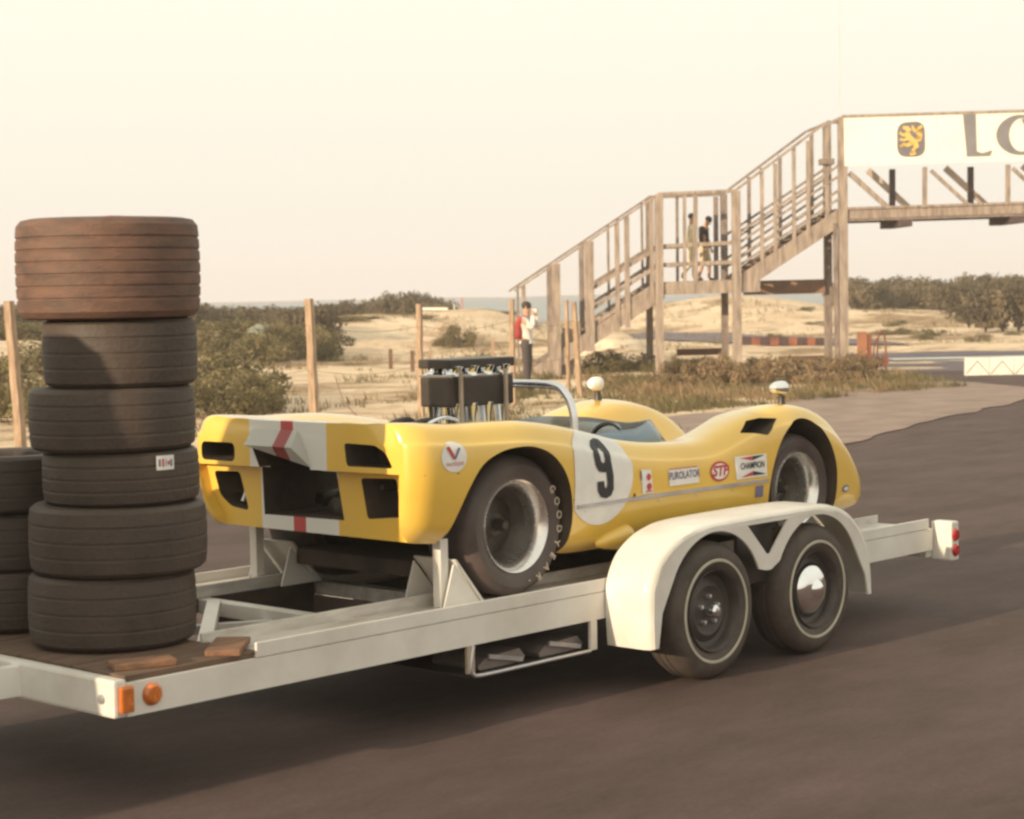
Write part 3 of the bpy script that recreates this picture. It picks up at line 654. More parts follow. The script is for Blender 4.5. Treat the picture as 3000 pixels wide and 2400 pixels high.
# decals laid on the flank: (x, z) shapes pressed on to the body from the near side
def decal(name, polys, m, off=.004, parent=body, step=.012, holes=None):
    from mathutils.geometry import delaunay_2d_cdt
    vs, fs = [], []
    for poly in polys:
        poly = [Vector(p) for p in poly]
        x0, x1 = min(p.x for p in poly), max(p.x for p in poly); z0, z1 = min(p.y for p in poly), max(p.y for p in poly)
        E_ = [(i, (i+1) % len(poly)) for i in range(len(poly))]; pts = list(poly)
        gx = x0+step/2
        while gx < x1:
            gz = z0+step/2
            while gz < z1: pts.append(Vector((gx, gz))); gz += step
            gx += step
        vv, ee, ff, *_ = delaunay_2d_cdt(pts, E_, [], 1, 1e-6)
        base = len(vs)
        for v in vv:
            q = v.y
            for _ in range(12):
                h = BVH.ray_cast(Vector((v.x, -1, q)), Vector((0, 1, 0)))
                if h[0] is not None and h[0].y < .30: break
                q -= .006
            vs.append(h[0] + h[1]*(off if h[1].y < 0 else -off))
        for t in ff:
            fs.append([base+i for i in t])
    o = mesh(name, vs, fs, m, None, smooth=True); 
    bm = bmesh.new(); bm.from_mesh(o.data); bmesh.ops.recalc_face_normals(bm, faces=bm.faces)
    if sum(f.normal.y for f in bm.faces) > 0: bmesh.ops.reverse_faces(bm, faces=bm.faces)
    bm.to_mesh(o.data); bm.free()
    o.parent = parent; return o
def text_polys(s, cx, cz, h, sx=1.0, bold=0.0, ang=0.0, shear=0):
    me_ = text_mesh(s, h*1.4, 0, bold*h, sx, shear); P = []
    for f in me_.polygons:
        q = []
        for i in f.vertices:
            v = me_.vertices[i].co; q.append((cx+v.x*math.cos(ang)-v.y*math.sin(ang), cz+v.x*math.sin(ang)+v.y*math.cos(ang)))
        P.append(q)
    bpy.data.meshes.remove(me_); return P
# roundel cut off by the wheel arch behind and the seam
rd = [(2.838+.255*math.cos(t*math.pi/32), 1.005+.238*math.sin(t*math.pi/32)) for t in range(64)]
rd = [(max(x, 2.640), min(z, interp(max(x, 2.640), T_c)-.012)) for x, z in rd]
rd2 = []
for q in rd:
    if not rd2 or (abs(q[0]-rd2[-1][0])+abs(q[1]-rd2[-1][1])) > 1e-4: rd2.append(q)
decal('roundel', [rd2], decalwhite, .003)
n_left = [(2.842, 1.176), (2.805, 1.168), (2.784, 1.143), (2.778, 1.10), (2.784, 1.052), (2.802, 1.024), (2.842, 1.015), (2.842, 1.060), (2.830, 1.068), (2.826, 1.097), (2.829, 1.122), (2.842, 1.130)]
n_right = [(2.842, 1.176), (2.842, 1.130), (2.855, 1.128), (2.861, 1.11), (2.861, 1.075), (2.855, 1.062), (2.842, 1.060), (2.842, 1.015), (2.860, 1.018), (2.862, .97), (2.858, .948), (2.848, .938), (2.838, .946), (2.835, .975), (2.783, .975), (2.784, .93), (2.806, .900), (2.846, .890), (2.884, .900), (2.906, .930), (2.912, .99), (2.912, 1.10), (2.902, 1.143), (2.880, 1.168)]
n_left, n_right = ([(x+.012+(1.10-z)*.10, z) for x, z in P] for P in (n_left, n_right))
decal('number_nine', [n_left, n_right], decalblack, .007)
# round sticker on the rear quarter with a red V
vx, vz = 1.83, 1.165
decal('round_sticker', [disc(vx, vz, .078, .066)], decalwhite, .003, step=.025)
decal('letter_v', [[(vx-.048, vz+.046), (vx-.026, vz+.046), (vx+.002, vz+.002), (vx-.010, vz-.008)]], decalred, .0075)
decal('letter_v_side', [[(vx-.010, vz-.008), (vx+.002, vz+.002), (vx+.026, vz+.040), (vx+.040, vz+.036), (vx+.006, vz-.010)]], decalblue, .0075)
decal('sticker_text', text_polys('VALVOLINE', vx, vz-.030, .016, .95), decalred, .0075)
# row of sponsor stickers along the door
decal('tall_sticker', [[(3.165, .885), (3.25, .885), (3.235, 1.0), (3.155, 1.005)]], decalwhite)
decal('sticker_dot', [disc(3.213, .965, .017, .017, 12), disc(3.216, .918, .019, .018, 12), [(3.19, .893), (3.24, .893), (3.24, .898), (3.19, .898)]], decalred, .0075)
decal('sticker_edge', [[(3.152, .955), (3.160, .955), (3.157, 1.0), (3.148, 1.0)]], decalblue, .0075)
decal('filter_sticker', [[(3.38, .905), (3.62, .905), (3.615, .988), (3.375, .990)]], decalwhite)
decal('sticker_text', text_polys('PUROLATOR', 3.50, .952, .038, .80, .02), decalblue, .0075)
decal('sticker_edge', [[(3.38, .986), (3.61, .984), (3.61, .988), (3.378, .990)]], decalred, .0055)
decal('oval_sticker', [disc(3.79, .948, .078, .052)], decalred)
decal('oval_field', [disc(3.79, .948, .066, .040)], decalwhite, .005)
decal('sticker_text', text_polys('STP', 3.79, .948, .052, 1.1, .05, shear=.2), decalred, .007)
decal('plug_sticker', [[(3.93, .893), (4.20, .893), (4.19, 1.012), (3.915, 1.012)]], decalwhite)
decal('bow_tie_red', [[(3.955, 1.002), (4.065, 1.006), (4.065, .985)], [(3.965, .902), (4.07, .905), (4.07, .928)]], decalred, .0075)
decal('bow_tie_black', [[(4.065, 1.006), (4.175, 1.006), (4.065, .985)], [(4.07, .905), (4.19, .905), (4.07, .928)]], decalblack, .0075)
decal('sticker_text', text_polys('CHAMPION', 4.065, .957, .034, .85, .02), decalblack, .0075)
decal('small_grey_sticker', [[(4.10, .785), (4.17, .785), (4.172, .845), (4.105, .845)]], decalblue)
decal('nose_badge', [disc(5.0, .755, .040, .020, 20)], decalblue, .003, step=.03)
decal('nose_badge_field', [disc(5.0, .755, .028, .010, 16)], decalwhite, .005, step=.03)
# rubbing strip
vs = []
for i in range(41):
    x = 2.66+(4.215-2.66)*i/40; h = BVH.ray_cast(Vector((x, -1, .868)), Vector((0, 1, 0))); y = h[0].y if h[0] else .13
    vs.append(Vector((x, y-.004, .868)))
bm = bmesh.new(); rws = [[bm.verts.new((v.x, v.y+dy, v.z+dz)) for v in vs] for dy, dz in ((.004, -.010), (-.006, -.008), (-.006, .008), (.004, .010))]
for a, b in ((0, 1), (1, 2), (2, 3)):
    for i in range(40): bm.faces.new((rws[a][i], rws[a][i+1], rws[b][i+1], rws[b][i]))
from_bm('rubbing_strip', bm, silver, CAR)
for sx in (2.634,):
    decal('panel_seam', [[(sx, .90), (sx+.005, .90), (sx+.004, 1.225), (sx-.001, 1.225)]], dark, .0015, step=.05)
decal('panel_seam', [[(1.66, 1.095), (1.86, 1.090), (1.86, 1.094), (1.66, 1.099)]], dark, .0012, step=.05)
decal('door_catch', [disc(3.105, .885, .009, .009, 10)], dark, .003)
for fx in (2.72, 3.0, 3.3, 3.6, 3.9, 4.15): decal('fastener', [disc(fx, .842, .0065, .0065, 8)], silver, .003)
# brake scoop low on the flank
lathe('side_scoop', [(.001, 0), (.018, .01), (.038, .08), (.056, .17), (.062, .21), (.060, .24), (.046, .262), (.001, .27)], (2.83, .135, .672), (1, .05, .06), paint, CAR, 24, False, .8)
# exhaust hood in the middle of the tail
bm = bmesh.new()
V = [(1.598, 1.165, 1.270), (1.598, .845, 1.270), (1.545, 1.170, 1.196), (1.545, .838, 1.196), (1.598, 1.178, 1.190), (1.598, .760, 1.105), (1.610, 1.165, 1.19), (1.61, .845, 1.19)]
vv = [bm.verts.new(v) for v in V]
for f in ((0, 1, 3, 2), (1, 5, 3), (0, 2, 4), (2, 3, 5, 4)): bm.faces.new([vv[i] for i in f])
bmesh.ops.solidify(bm, geom=bm.faces[:], thickness=.006)
from_bm('tail_hood', bm, paint, CAR)
# exhausts and transmission seen through the tail
for y, z in ((1.05, .92), (.79, .925)):
    lathe('exhaust_pipe', [(.034, 0), (.038, 0), (.038, .5), (.034, .5)], (1.90, y, z), (1, 0, .05), darkalloy, CAR, 20)
lathe('gearbox', [(.001, 0), (.06, .01), (.09, .06), (.10, .4), (.001, .4)], (1.86, .90, .88), (1, 0, 0), darkalloy, CAR, 20, False)
tube('frame_tube', [(1.74, .45, 1.02), (2.2, .55, .98)], .012, darkalloy, CAR)
tube('frame_tube', [(1.74, 1.42, .90), (1.80, 1.40, 1.06), (2.2, 1.3, .98)], .016, silver, CAR)
box('underbody', (1.95, 4.9), (.45, 1.29), (.585, .66), dark, CAR, .01)
# engine: banks, inlet trumpets, black air box in two tiers, struts
ex, ey = 2.735, .87
box('engine_block', (2.45, 3.0), (.68, 1.06), (1.00, 1.17), alloy, CAR, .02)
box('valve_cover', (2.48, 2.98), (.60, .72), (1.13, 1.20), chrome, CAR, .02); box('valve_cover', (2.48, 2.98), (1.02, 1.14), (1.13, 1.20), chrome, CAR, .02)
for yy in (.805, .935):
    for k in range(4):
        x = 2.565+.113*k
        lathe('inlet_trumpet', [(.024, 0), (.028, 0), (.030, .05), (.034, .10), (.045, .155), (.043, .157), (.030, .10), (.024, .05)], (x, yy, 1.185), (0, 0, 1), chrome, CAR, 20)
        lathe('trumpet_mouth', [(.046, 0), (.050, 0), (.040, .012), (.044, .028), (.056, .046), (.053, .048), (.036, .028)], (x, yy, 1.478), (0, 0, 1), chrome, CAR, 20)
box('air_box', (2.505, 2.96), (.765, .975), (1.325, 1.474), blackpaint, CAR, .012)
box('air_box_cover', (2.500, 2.965), (.760, .980), (1.514, 1.560), blackpaint, CAR, .008)
box('air_box_deck', (2.502, 2.962), (.764, .976), (1.472, 1.484), chrome, CAR, .002)
for x in (2.56, 2.88):
    box('air_box_strut', (x-.009, x+.009), (.738, .752), (1.22, 1.50), mat('tan_strap', (.42, .33, .26), .6), CAR, .001)
for x, y in ((2.497, .80), (2.497, .95)):
    tube('breather_hose', smooth_path([(x, y, 1.2), (x-.12, y-.02, 1.27), (x-.25, y, 1.24), (x-.33, y, 1.15)], 5), .016, blackpaint, CAR)
tube('fuel_line', smooth_path([(2.50, .72, 1.27), (2.36, .68, 1.29), (2.22, .66, 1.25), (2.15, .7, 1.15)], 5), .010, chrome, CAR)
lathe('oil_tank', [(.001, .10), (.06, .10), (.07, .08), (.07, 0), (.001, 0)], (2.26, .78, 1.14), (0, 0, 1), alloy, CAR, 24, False)
# roll hoop
tube('roll_hoop', smooth_path([(3.07, .455, 1.06), (3.07, .462, 1.20), (3.07, .475, 1.30), (3.07, .52, 1.375), (3.07, .60, 1.412), (3.07, .87, 1.418), (3.07, 1.14, 1.412), (3.07, 1.22, 1.375), (3.07, 1.265, 1.30), (3.07, 1.28, 1.20), (3.07, 1.285, 1.06)], 6), .021, mat('polished_roll_hoop', (.70, .70, .74), .2, 1, var=.05), CAR, 16)
# cockpit
box('seat', (3.12, 3.32), (.50, .84), (.74, 1.12), blackpaint, CAR, .03)
box('dashboard', (3.70, 3.78), (.52, 1.22), (.95, 1.06), blackpaint, CAR, .015)
lathe('steering_wheel', [(.135, 0), (.15, .006), (.15, .018), (.135, .022)], (3.60, .68, 1.04), (-1, 0, .35), blackpaint, CAR, 32)
# wrap-around windscreen
half = [(3.02, .345, 1.150), (3.25, .335, 1.118), (3.5, .35, 1.098), (3.75, .43, 1.090), (3.98, .62, 1.068), (4.06, .87, 1.045)]
base = smooth_path(half + [(x, 2*CY-y, z) for x, y, z in half[-2::-1]], 6)
hts = [.02, .062, .080, .115, .125, .120]
gv_, gf_ = [], []; n = len(base)
for i, p in enumerate(base):
    u = 5*(1-abs(2*i/(n-1)-1)); k = min(4, int(u)); hgt = hts[k]*(1-(u-k)) + hts[k+1]*(u-k)
    inward = Vector((3.35, CY, 0)) - Vector((p.x, p.y, 0)); inward.normalize()
    q = p + inward*hgt*.75 + Vector((0, 0, hgt)); gv_ += [p - Vector((0, 0, .006)), q]
glass = bpy.data.materials.new('sky_blue_perspex'); glass.use_nodes = True; gp = glass.node_tree.nodes['Principled BSDF']
gp.inputs['Base Color'].default_value = (.20, .28, .36, 1); gp.inputs['Roughness'].default_value = .12; gp.inputs['Alpha'].default_value = .72; gp.inputs['IOR'].default_value = 1.5  # blue base colour stands in for sky reflected in the screen
o = mesh('windscreen', gv_, [(2*i, 2*i+2, 2*i+3, 2*i+1) for i in range(n-1)], glass, CAR, smooth=True)
md = o.modifiers.new('s', 'SOLIDIFY'); md.thickness = .004
# mirrors
def mirror(x, y, z, m, lx, r):
    a = lathe('mirror_stalk', [(.001, 0), (.030, 0), (.017, .05), (.018, .075), (.001, .078)], (x, y, z-.01), (0, 0, 1), blackpaint, CAR, 16, False)
    b = lathe('mirror', [(.001, -lx), (r*.6, -lx*.85), (r*.92, -lx*.45), (r, 0), (r*.97, lx*.30), (r*.8, lx*.35), (.001, lx*.33)], (x-.01, y-.0, z+.068+r), (1, 0, -.02), m, CAR, 28, False)
    b.scale = (1, 1, 1)
mirror(4.62, .30, 1.225, mat('polished_mirror_shell', (.85, .84, .82), .12, .9, var=.04), .085, .040)
mirror(4.43, 1.46, 1.235, mat('white_mirror_shell', (.78, .76, .72), .3, var=.03), .065, .042)
# wheels
def race_wheel(x, z, yo, s, R, H, rr, letters=False):
    c = Vector((x, yo, z)); ax = (0, s, 0)
    e0 = bpy.data.objects.new('wheel', None); e0.location = c; link(e0, CAR); e0.matrix_parent_inverse = Matrix.Translation(-CAR.location)
    def put(o): o.parent = e0; o.matrix_parent_inverse = Matrix.Translation(-c); return o
    put(lathe('tyre', [(rr-.012, -.02), (rr+.008, -.004), (rr+.035, .008), (rr+.07, .012), (R-.04, .006), (R-.016, -.012), (R-.004, -.035), (R, -.07), (R, -H+.07), (R-.01, -H+.03), (R-.05, -H), (rr, -H+.02), (rr-.012, -H+.05)], c, ax, slick, None, 72, True, .7))
    put(lathe('rim', [(rr-.008, -.004), (rr+.002, .002), (rr+.006, -.006), (rr-.006, -.014), (rr-.022, -.030), (rr-.028, -.07), (rr-.026, -H+.05), (rr-.028, -H+.05), (rr-.038, -.075), (rr-.032, -.04)], c, ax, alloy, None, 56, True))
    put(lathe('wheel_centre', [(.001, -.13), (.05, -.13), (.075, -.15), (rr-.075, -.165), (rr-.05, -.13), (rr-.034, -.115), (rr-.026, -.2), (.001, -.2)], c, ax, darkalloy, None, 40, False))
    put(lathe('wheel_nut', [(.001, -.07), (.02, -.07), (.028, -.085), (.03, -.13)], c, ax, darkalloy, None, 6, False))
    if letters:
        word = 'GOODYEAR.'; r_ = (rr+R)/2+.008
        for i, ch in enumerate(word):
            a = math.radians(33 - i*13.6)
            me_ = text_mesh(ch, .050, .001, .001)
            M = Matrix.Translation(c + Vector((r_*math.cos(a), s*.0135, r_*math.sin(a)))) @ Matrix.Rotation(a-math.pi/2 if s < 0 else a, 4, (0, -1, 0)) @ Matrix.Rotation(math.pi/2, 4, 'X')
            me_.transform(M); me_.materials.clear(); me_.materials.append(sideletter)
            put(link(bpy.data.objects.new('sidewall_letter', me_)))
race_wheel(2.315, .808, .165, -1, .328, .30, .212, True); race_wheel(2.315, .808, 2*CY-.165, 1, .328, .30, .212)
race_wheel(4.60, .785, .185, -1, .300, .24, .198); race_wheel(4.60, .785, 2*CY-.185, 1, .300, .24, .198)

# ------------------------------------------------------------------ the tow van just out of frame to the left (it casts the shade on the tyres)
VAN = thing('tow_van', (-4.3, .9, 0), 'dark tow van coupled to the trailer beyond the left edge', 'van')
vp = mat('dark_green_van_paint', (.05, .07, .06), .35, coat=.5)
sec = rounded(.28, 1.56, .45, 2.08, .16, 5)
sec = [(-.02 if y < .9 and z < 1.3 else (1.80 if y > .9 and z < 1.3 else y), z) for y, z in sec]
sec = [(1.42, 2.34), (1.54, 2.28), (1.62, 2.15), (1.74, 1.25), (1.74, .45), (.26, .45), (.26, 1.25), (.505, 1.55), (.520, 2.16), (.555, 2.28), (.64, 2.34)]
prism('van_body', sec, -6.4, -2.05, vp, VAN, axis=0)
for x in (-2.9, -5.6):
    for y, s in ((.12, -1), (1.78, 1)):
        lathe('van_wheel', [(.001, .01), (.19, .01), (.24, .03), (.33, .0), (.35, -.04), (.35, -.16), (.001, -.16)], (x, y, .35), (0, s, 0), rubber2, VAN, 32, False)

# ------------------------------------------------------------------ fence posts along the sand
def fence_post(x, ytop, d, lean, label, w_=.10, h_=None):
    top = at(x, ytop, d); b = Vector((top.x, top.y, -.05)) + RH*lean
    f = (top-b); pts = []
    bm = bmesh.new(); rr = random.Random(int(x*7)); n = 9; rings = []
    for i in range(n):
        t = i/(n-1); c = b + f*t + RH*rr.uniform(-.008, .008); s_ = w_/2*(1.06-.12*t)
        rings.append([bm.verts.new(c + RH*sx*s_ + FH*sy*s_) for sx, sy in ((-1, -1), (1, -1), (1, 1), (-1, 1))])
    for i in range(n-1):
        for k in range(4): bm.faces.new((rings[i][k], rings[i][(k+1) % 4], rings[i+1][(k+1) % 4], rings[i+1][k]))
    bm.faces.new(rings[0]); bm.faces.new(rings[-1])
    bmesh.ops.rotate(bm, verts=bm.verts, matrix=Matrix.Rotation(rr.uniform(-.52, -.36), 3, 'Z'), cent=b)
    return from_bm('fence_post', bm, postwood, label=label, cat='fence post', group='wooden fence posts along the sand')
fp = [(15, 634, 23.5, .12, 'leftmost fence post, left of the tall tyre stack'), (649, 629, 28.1, .06, 'knobbly pale fence post standing behind the car tail'),
      (882, 640, 30.6, .0, 'fence post just left of the engine air box'), (1077, 630, 33.1, .0, 'fence post just left of the person in the white shirt'),
      (1207, 636, 35.5, .10, 'leaning fence post right of the person, left of the mirror')]
tops = []
for i, (x, y, d, ln, lab) in enumerate(fp):
    fence_post(x, y, d, ln, lab, (.10, .105, .085, .075, .085)[i]); tops.append((at(x, y, d), ln))
p_ = at(1192, 628, 35.9); fence_post(1192, 632, 36.2, .02, 'thin upright fence post paired with the leaning one', .06)
wires = bpy.data.objects.new('fence_wire', None)
bm = bmesh.new()
for i in range(4):
    for f_ in (.80, .45):
        a, b = tops[i][0].copy(), tops[i+1][0].copy(); a.z *= f_; b.z *= f_
        add_tube(bm, [a.lerp(b, t/8) - Vector((0, 0, .10*math.sin(math.pi*t/8))) for t in range(9)], .0035, 5)
add_tube(bm, smooth_path([at(708, 800, 29), at(720, 836, 29), at(735, 858, 29.2), at(755, 880, 29.4)], 5), .006, 5)
from_bm('fence_wire', bm, mat('rusty_wire', (.22, .13, .09), .7), label='thin rusty wire strung between the wooden fence posts', cat='wire')

# ------------------------------------------------------------------ timber footbridge over the track
D0, D1 = 45.5, 46.9
BR = thing('footbridge', at(1550, 790, 46), 'weathered timber footbridge with stairs and a landing crossing over the track', 'footbridge')
BR.location.z = 0
off = FH*(D1-D0) - RH*.13
def P0(x, y): return at(x, y, D0)
def base(x, y): p = at(x, y, D0); p.z = -.15; return p
def bb(name, A, B, w_, h_, m=wood, dd=0): return beam(name, A + off*dd, B + off*dd, w_, h_, m, BR, side=FH)
rn = random.Random(3)
def post(xt, yt, xb, yb, w_, dd=0, m=wood, name='post'):
    a = P0(xt, yt); b = P0(xb, yb)
    if yb > 780: b.z = -.2
    return bb(name, a, b, w_, w_, m, dd)
for dd, m in ((0, wood), (1, wood2)):
    post(1387, 410, 1389, 790, .19 if dd == 0 else .16, dd, m); post(1549, 402, 1553, 795, .20 if dd == 0 else .16, dd, m); post(1773, 247, 1777, 795, .20 if dd == 0 else .18, dd, m)
    if dd == 0: post(1758, 470, 1763, 790, .10, 0, wood2)
    # stair posts, lower flight
    for x, yt, yb, w_ in ((1102, 602, 785, .10), (1170, 556, 792, .20), (1240, 508, 740, .21), (1298, 470, 700, .10), (1319, 456, 690, .12), (1371, 420, 640, .10)):
        post(x - (0 if dd == 0 else 0), yt, x+3, yb, w_*(1 if dd == 0 else .6), dd, m)
    # landing posts
    for x, w_ in ((1441, .08), (1464, .10)) if dd == 0 else ((1448, .07), (1532, .11)): post(x, 408, x+1, 600, w_, dd, m)
    # upper flight posts
    for x, yt, yb in ((1604, 365, 560), (1632, 345, 545), (1671, 318, 515), (1701, 297, 495), (1740, 270, 470)): post(x, yt, x+1, yb, .085, dd, m)
    # hand rails
    bb('handrail', P0(1083, 613), P0(1387, 409), .14, .05, m, dd); bb('handrail', P0(1385, 409), P0(1549, 402), .15, .07, m, dd)
    bb('handrail', P0(1547, 402), P0(1727, 267), .14, .06, m, dd); bb('handrail', P0(1727, 267), P0(1775, 247), .14, .06, m, dd)
    for a, b, c, d_ in ((1250, 606, 1390, 518), (1240, 655, 1390, 556), (1238, 690, 1388, 594)): bb('mid_rail', P0(a, b), P0(c, d_), .04, .09, m, dd)
    for a, b, c, d_ in ((1387, 519, 1549, 511), (1387, 558, 1549, 552)): bb('mid_rail', P0(a, b), P0(c, d_), .04, .09, m, dd)
    for k in (0, 22, 52, 70): bb('mid_rail', P0(1552, 492+k), P0(1772, 345+k), .04, .06, m, dd)
    # stringers and landing beams
    bb('stringer', P0(1130, 788), P0(1392, 614), .06, .34, m, dd); bb('stringer', P0(1549, 604), P0(1776, 452), .06, .36, m, dd)
    bb('landing_beam', P0(1382, 609), P0(1600, 602), .08, .28, m, dd)
    bb('deck_beam', P0(1768, 453), P0(2560, 427), .10, .20, m, dd)
    bb('deck_flange', P0(1770, 440), P0(2560, 414), .16, .06, m, dd); bb('deck_flange', P0(1770, 465), P0(2560, 440), .14, .05, wood2, dd)
    bb('top_chord', P0(1773, 246), P0(2560, 222), .12, .07, wood2 if dd else m, dd)
    for k in range(4):
        if dd == 0:
            bb('diagonal_brace', P0(1788+172*k, 364-5*k), P0(1870+170*k, 438-5*k), .06, .12 if k == 0 else .085, m); bb('truss_post', P0(1947+175*k, 352-5*k), P0(1947+175*k, 440-5*k), .10, .10, m)
        else:
            bb('diagonal_brace', P0(1862+168*k, 350-5*k), P0(1962+168*k, 442-5*k), .07, .15, mat('pale_brace_timber', (.55, .43, .35), .85, scale=4), 1); bb('truss_post', P0(1915+170*k, 348-5*k), P0(1915+170*k, 446-5*k), .13, .13, mat('dark_timber', (.10, .07, .07), .8), 1)
bb('tie_beam', P0(1590, 606), P0(1765, 602), .14, .34, mat('red_brown_timber', (.27, .165, .115), .85, scale=5, bump=.2), .9)
bb('knee_brace', P0(1752, 500), P0(1772, 470), .06, .10, wood2, .3)
# treads of both flights, deck boards of the landing and the span
def treads(xa, ya, xb, yb, n):
    for i in range(n):
        t = (i+.5)/n; p = P0(xa+(xb-xa)*t, ya+(yb-ya)*t)
        beam('stair_tread', p, p+off, .28, .045, wood2, BR, side=RH)
treads(1135, 775, 1388, 600, 12); treads(1556, 590, 1774, 442, 11)
for i in range(14):
    t = (i+.5)/14; p = P0(1387+162*t, 596-6*t); beam('landing_board', p, p+off, .135, .04, wood, BR, side=RH)
for i in range(34):
    t = (i+.5)/34; p = P0(1775+785*t, 439-25*t); beam('deck_board', p, p+off, .25, .04, wood2, BR, side=RH)
for x in (1905, 2142, 2380):
    p = P0(x, 470-(x-1905)*.03); beam('cross_beam', p-FH*.15, p+off*1.1, .30, .16, mat('dark_timber', (.10, .07, .07), .8), BR, side=RH)
# boarded side under the lower flight
for i in range(7):
    x = 1160+9.5*i; a = P0(x, 700+ (i % 3)*4 - 3*i); b = P0(x+1, 792); b.z = -.05
    beam('side_board', a+FH*.2, b+FH*.2, .11, .02, wood, BR, side=RH)
bm = bmesh.new(); c = P0(1740, 341); add_box(bm, c, (.34, .30, .14), Matrix.Rotation(YAW-math.pi/2, 3, 'Z'), .02); from_bm('loudspeaker', bm, wood2, BR)
tube('antenna_pole', [P0(1768, 248), P0(1765, -60)], .010, mat('pink_pale_pole', (.75, .62, .58), .6), BR, 6)

# ------------------------------------------------------------------ sign on the span
SG = thing('banner_sign', P0(2000, 300), 'long cream sign board with a lion emblem and large grey serif letters on the footbridge', 'sign')
def sp(u, v, o=0):                                         # u along the sign, v up, o in front
    a, b = P0(1775, 299), P0(2560, 275); d_ = (b-a).normalized(); up = (Vector((0, 0, 1)) - d_*d_.z).normalized(); f_ = d_.cross(up)
    if f_.dot(FH) > 0: f_ = -f_
    return a + d_*u + up*v - FH*.12 + f_*o
def sboard(name, poly, m, o, th=.02, par=SG):
    bm = bmesh.new(); v0 = [bm.verts.new(sp(a, b, o)) for a, b in poly]; v1 = [bm.verts.new(sp(a, b, o-th)) for a, b in poly]; n = len(poly)
    f0 = bm.faces.new(v0); f1 = bm.faces.new(v1[::-1])
    for i in range(n): bm.faces.new((v0[i], v1[i], v1[(i+1) % n], v0[(i+1) % n]))
    bmesh.ops.triangulate(bm, faces=[f0, f1], ngon_method='EAR_CLIP'); return from_bm(name, bm, m, par)
for k in range(4): sboard('sign_panel', [(.01+2.18*k, -.57), (2.18*(k+1), -.57), (2.18*(k+1), .54), (.01+2.18*k, .54)], signwhite, 0, .03)
PX = 1/124.5/1.0                                           # metres per source pixel at the bridge
def cr(x, y): return ((x/2.654)*PX - (465/2.654)*PX, .54 - ((y-262+ (x-465)*.035)/2.654)*PX)
eb = sboard('emblem_shield', soft([(1.235, -.40), (1.245, .40), (1.885, .42), (1.885, -.40)], .24, 6), mat('dark_blue_grey_shield', (.20, .18, .21), .6), .012, .012)
def stroke(pts, w0, w1):
    L_, R_s = [], []; n = len(pts)
    for i in range(n):
        a = Vector(pts[max(i-1, 0)]); b = Vector(pts[min(i+1, n-1)]); d_ = (b-a).normalized(); w_ = (w0+(w1-w0)*i/(n-1))/2; p = Vector(pts[i])
        L_.append((p.x-d_.y*w_, p.y+d_.x*w_)); R_s.append((p.x+d_.y*w_, p.y-d_.x*w_))
    return L_ + R_s[::-1]
for nm, pts, w0, w1 in (('lion_body', [(1.44, .17), (1.53, .04), (1.66, -.08), (1.70, -.20)], .14, .10), ('lion_head', [(1.38, .28), (1.47, .27), (1.52, .18)], .07, .13), ('lion_foreleg', [(1.46, .10), (1.36, .11), (1.30, .17)], .07, .05),
        ('lion_foreleg', [(1.50, .03), (1.40, -.01), (1.30, .01)], .07, .05), ('lion_hindleg', [(1.62, -.07), (1.48, -.14), (1.40, -.10), (1.31, -.16)], .08, .05), ('lion_hindleg', [(1.69, -.17), (1.60, -.25), (1.66, -.33), (1.53, -.35)], .08, .05),
        ('lion_tail', [(1.66, -.05), (1.78, -.02), (1.80, .10), (1.70, .15), (1.74, .26), (1.83, .30)], .05, .06), ('lion_tail_tuft', [(1.72, .15), (1.62, .22), (1.60, .32)], .05, .04)):
    sboard(nm, stroke(pts, w0, w1), signyellow, .022 if 'leg' in nm or 'tail' in nm else .026, .010)
bm = bmesh.new()
V = [bm.verts.new(sp(a, b, .012)) for a, b in ((2.78, .545), (3.08, .545), (3.09, -.32), (2.85, -.33), (2.85, -.44), (3.40, -.44), (3.46, -.30), (3.22, -.365))]
for f in ((0, 1, 2, 3), (3, 2, 7, 4), (4, 7, 6, 5)): bm.faces.new([V[i] for i in f])
from_bm('letter_l', bm, signgrey, SG)
n = 40; cxo, czo = 4.12, .03
bm = bmesh.new(); vo, vi = [], []
for i in range(n):
    t = 2*math.pi*i/n; vo.append(bm.verts.new(sp(cxo+.57*math.cos(t), czo+.47*math.sin(t), .012))); vi.append(bm.verts.new(sp(cxo+.03+.30*math.cos(t), czo+.385*math.sin(t), .012)))
for i in range(n): bm.faces.new((vo[i], vo[(i+1) % n], vi[(i+1) % n], vi[i]))
from_bm('letter_o', bm, signgrey, SG)
me_ = text_mesh('WENBRÄU', 1.25, 0, .02, .9)
for v in me_.vertices: v.co = sp(6.9+v.co.x, .02+v.co.y*.75, .014)
me_.materials.clear(); me_.materials.append(signgrey); link(bpy.data.objects.new('letters', me_), SG)

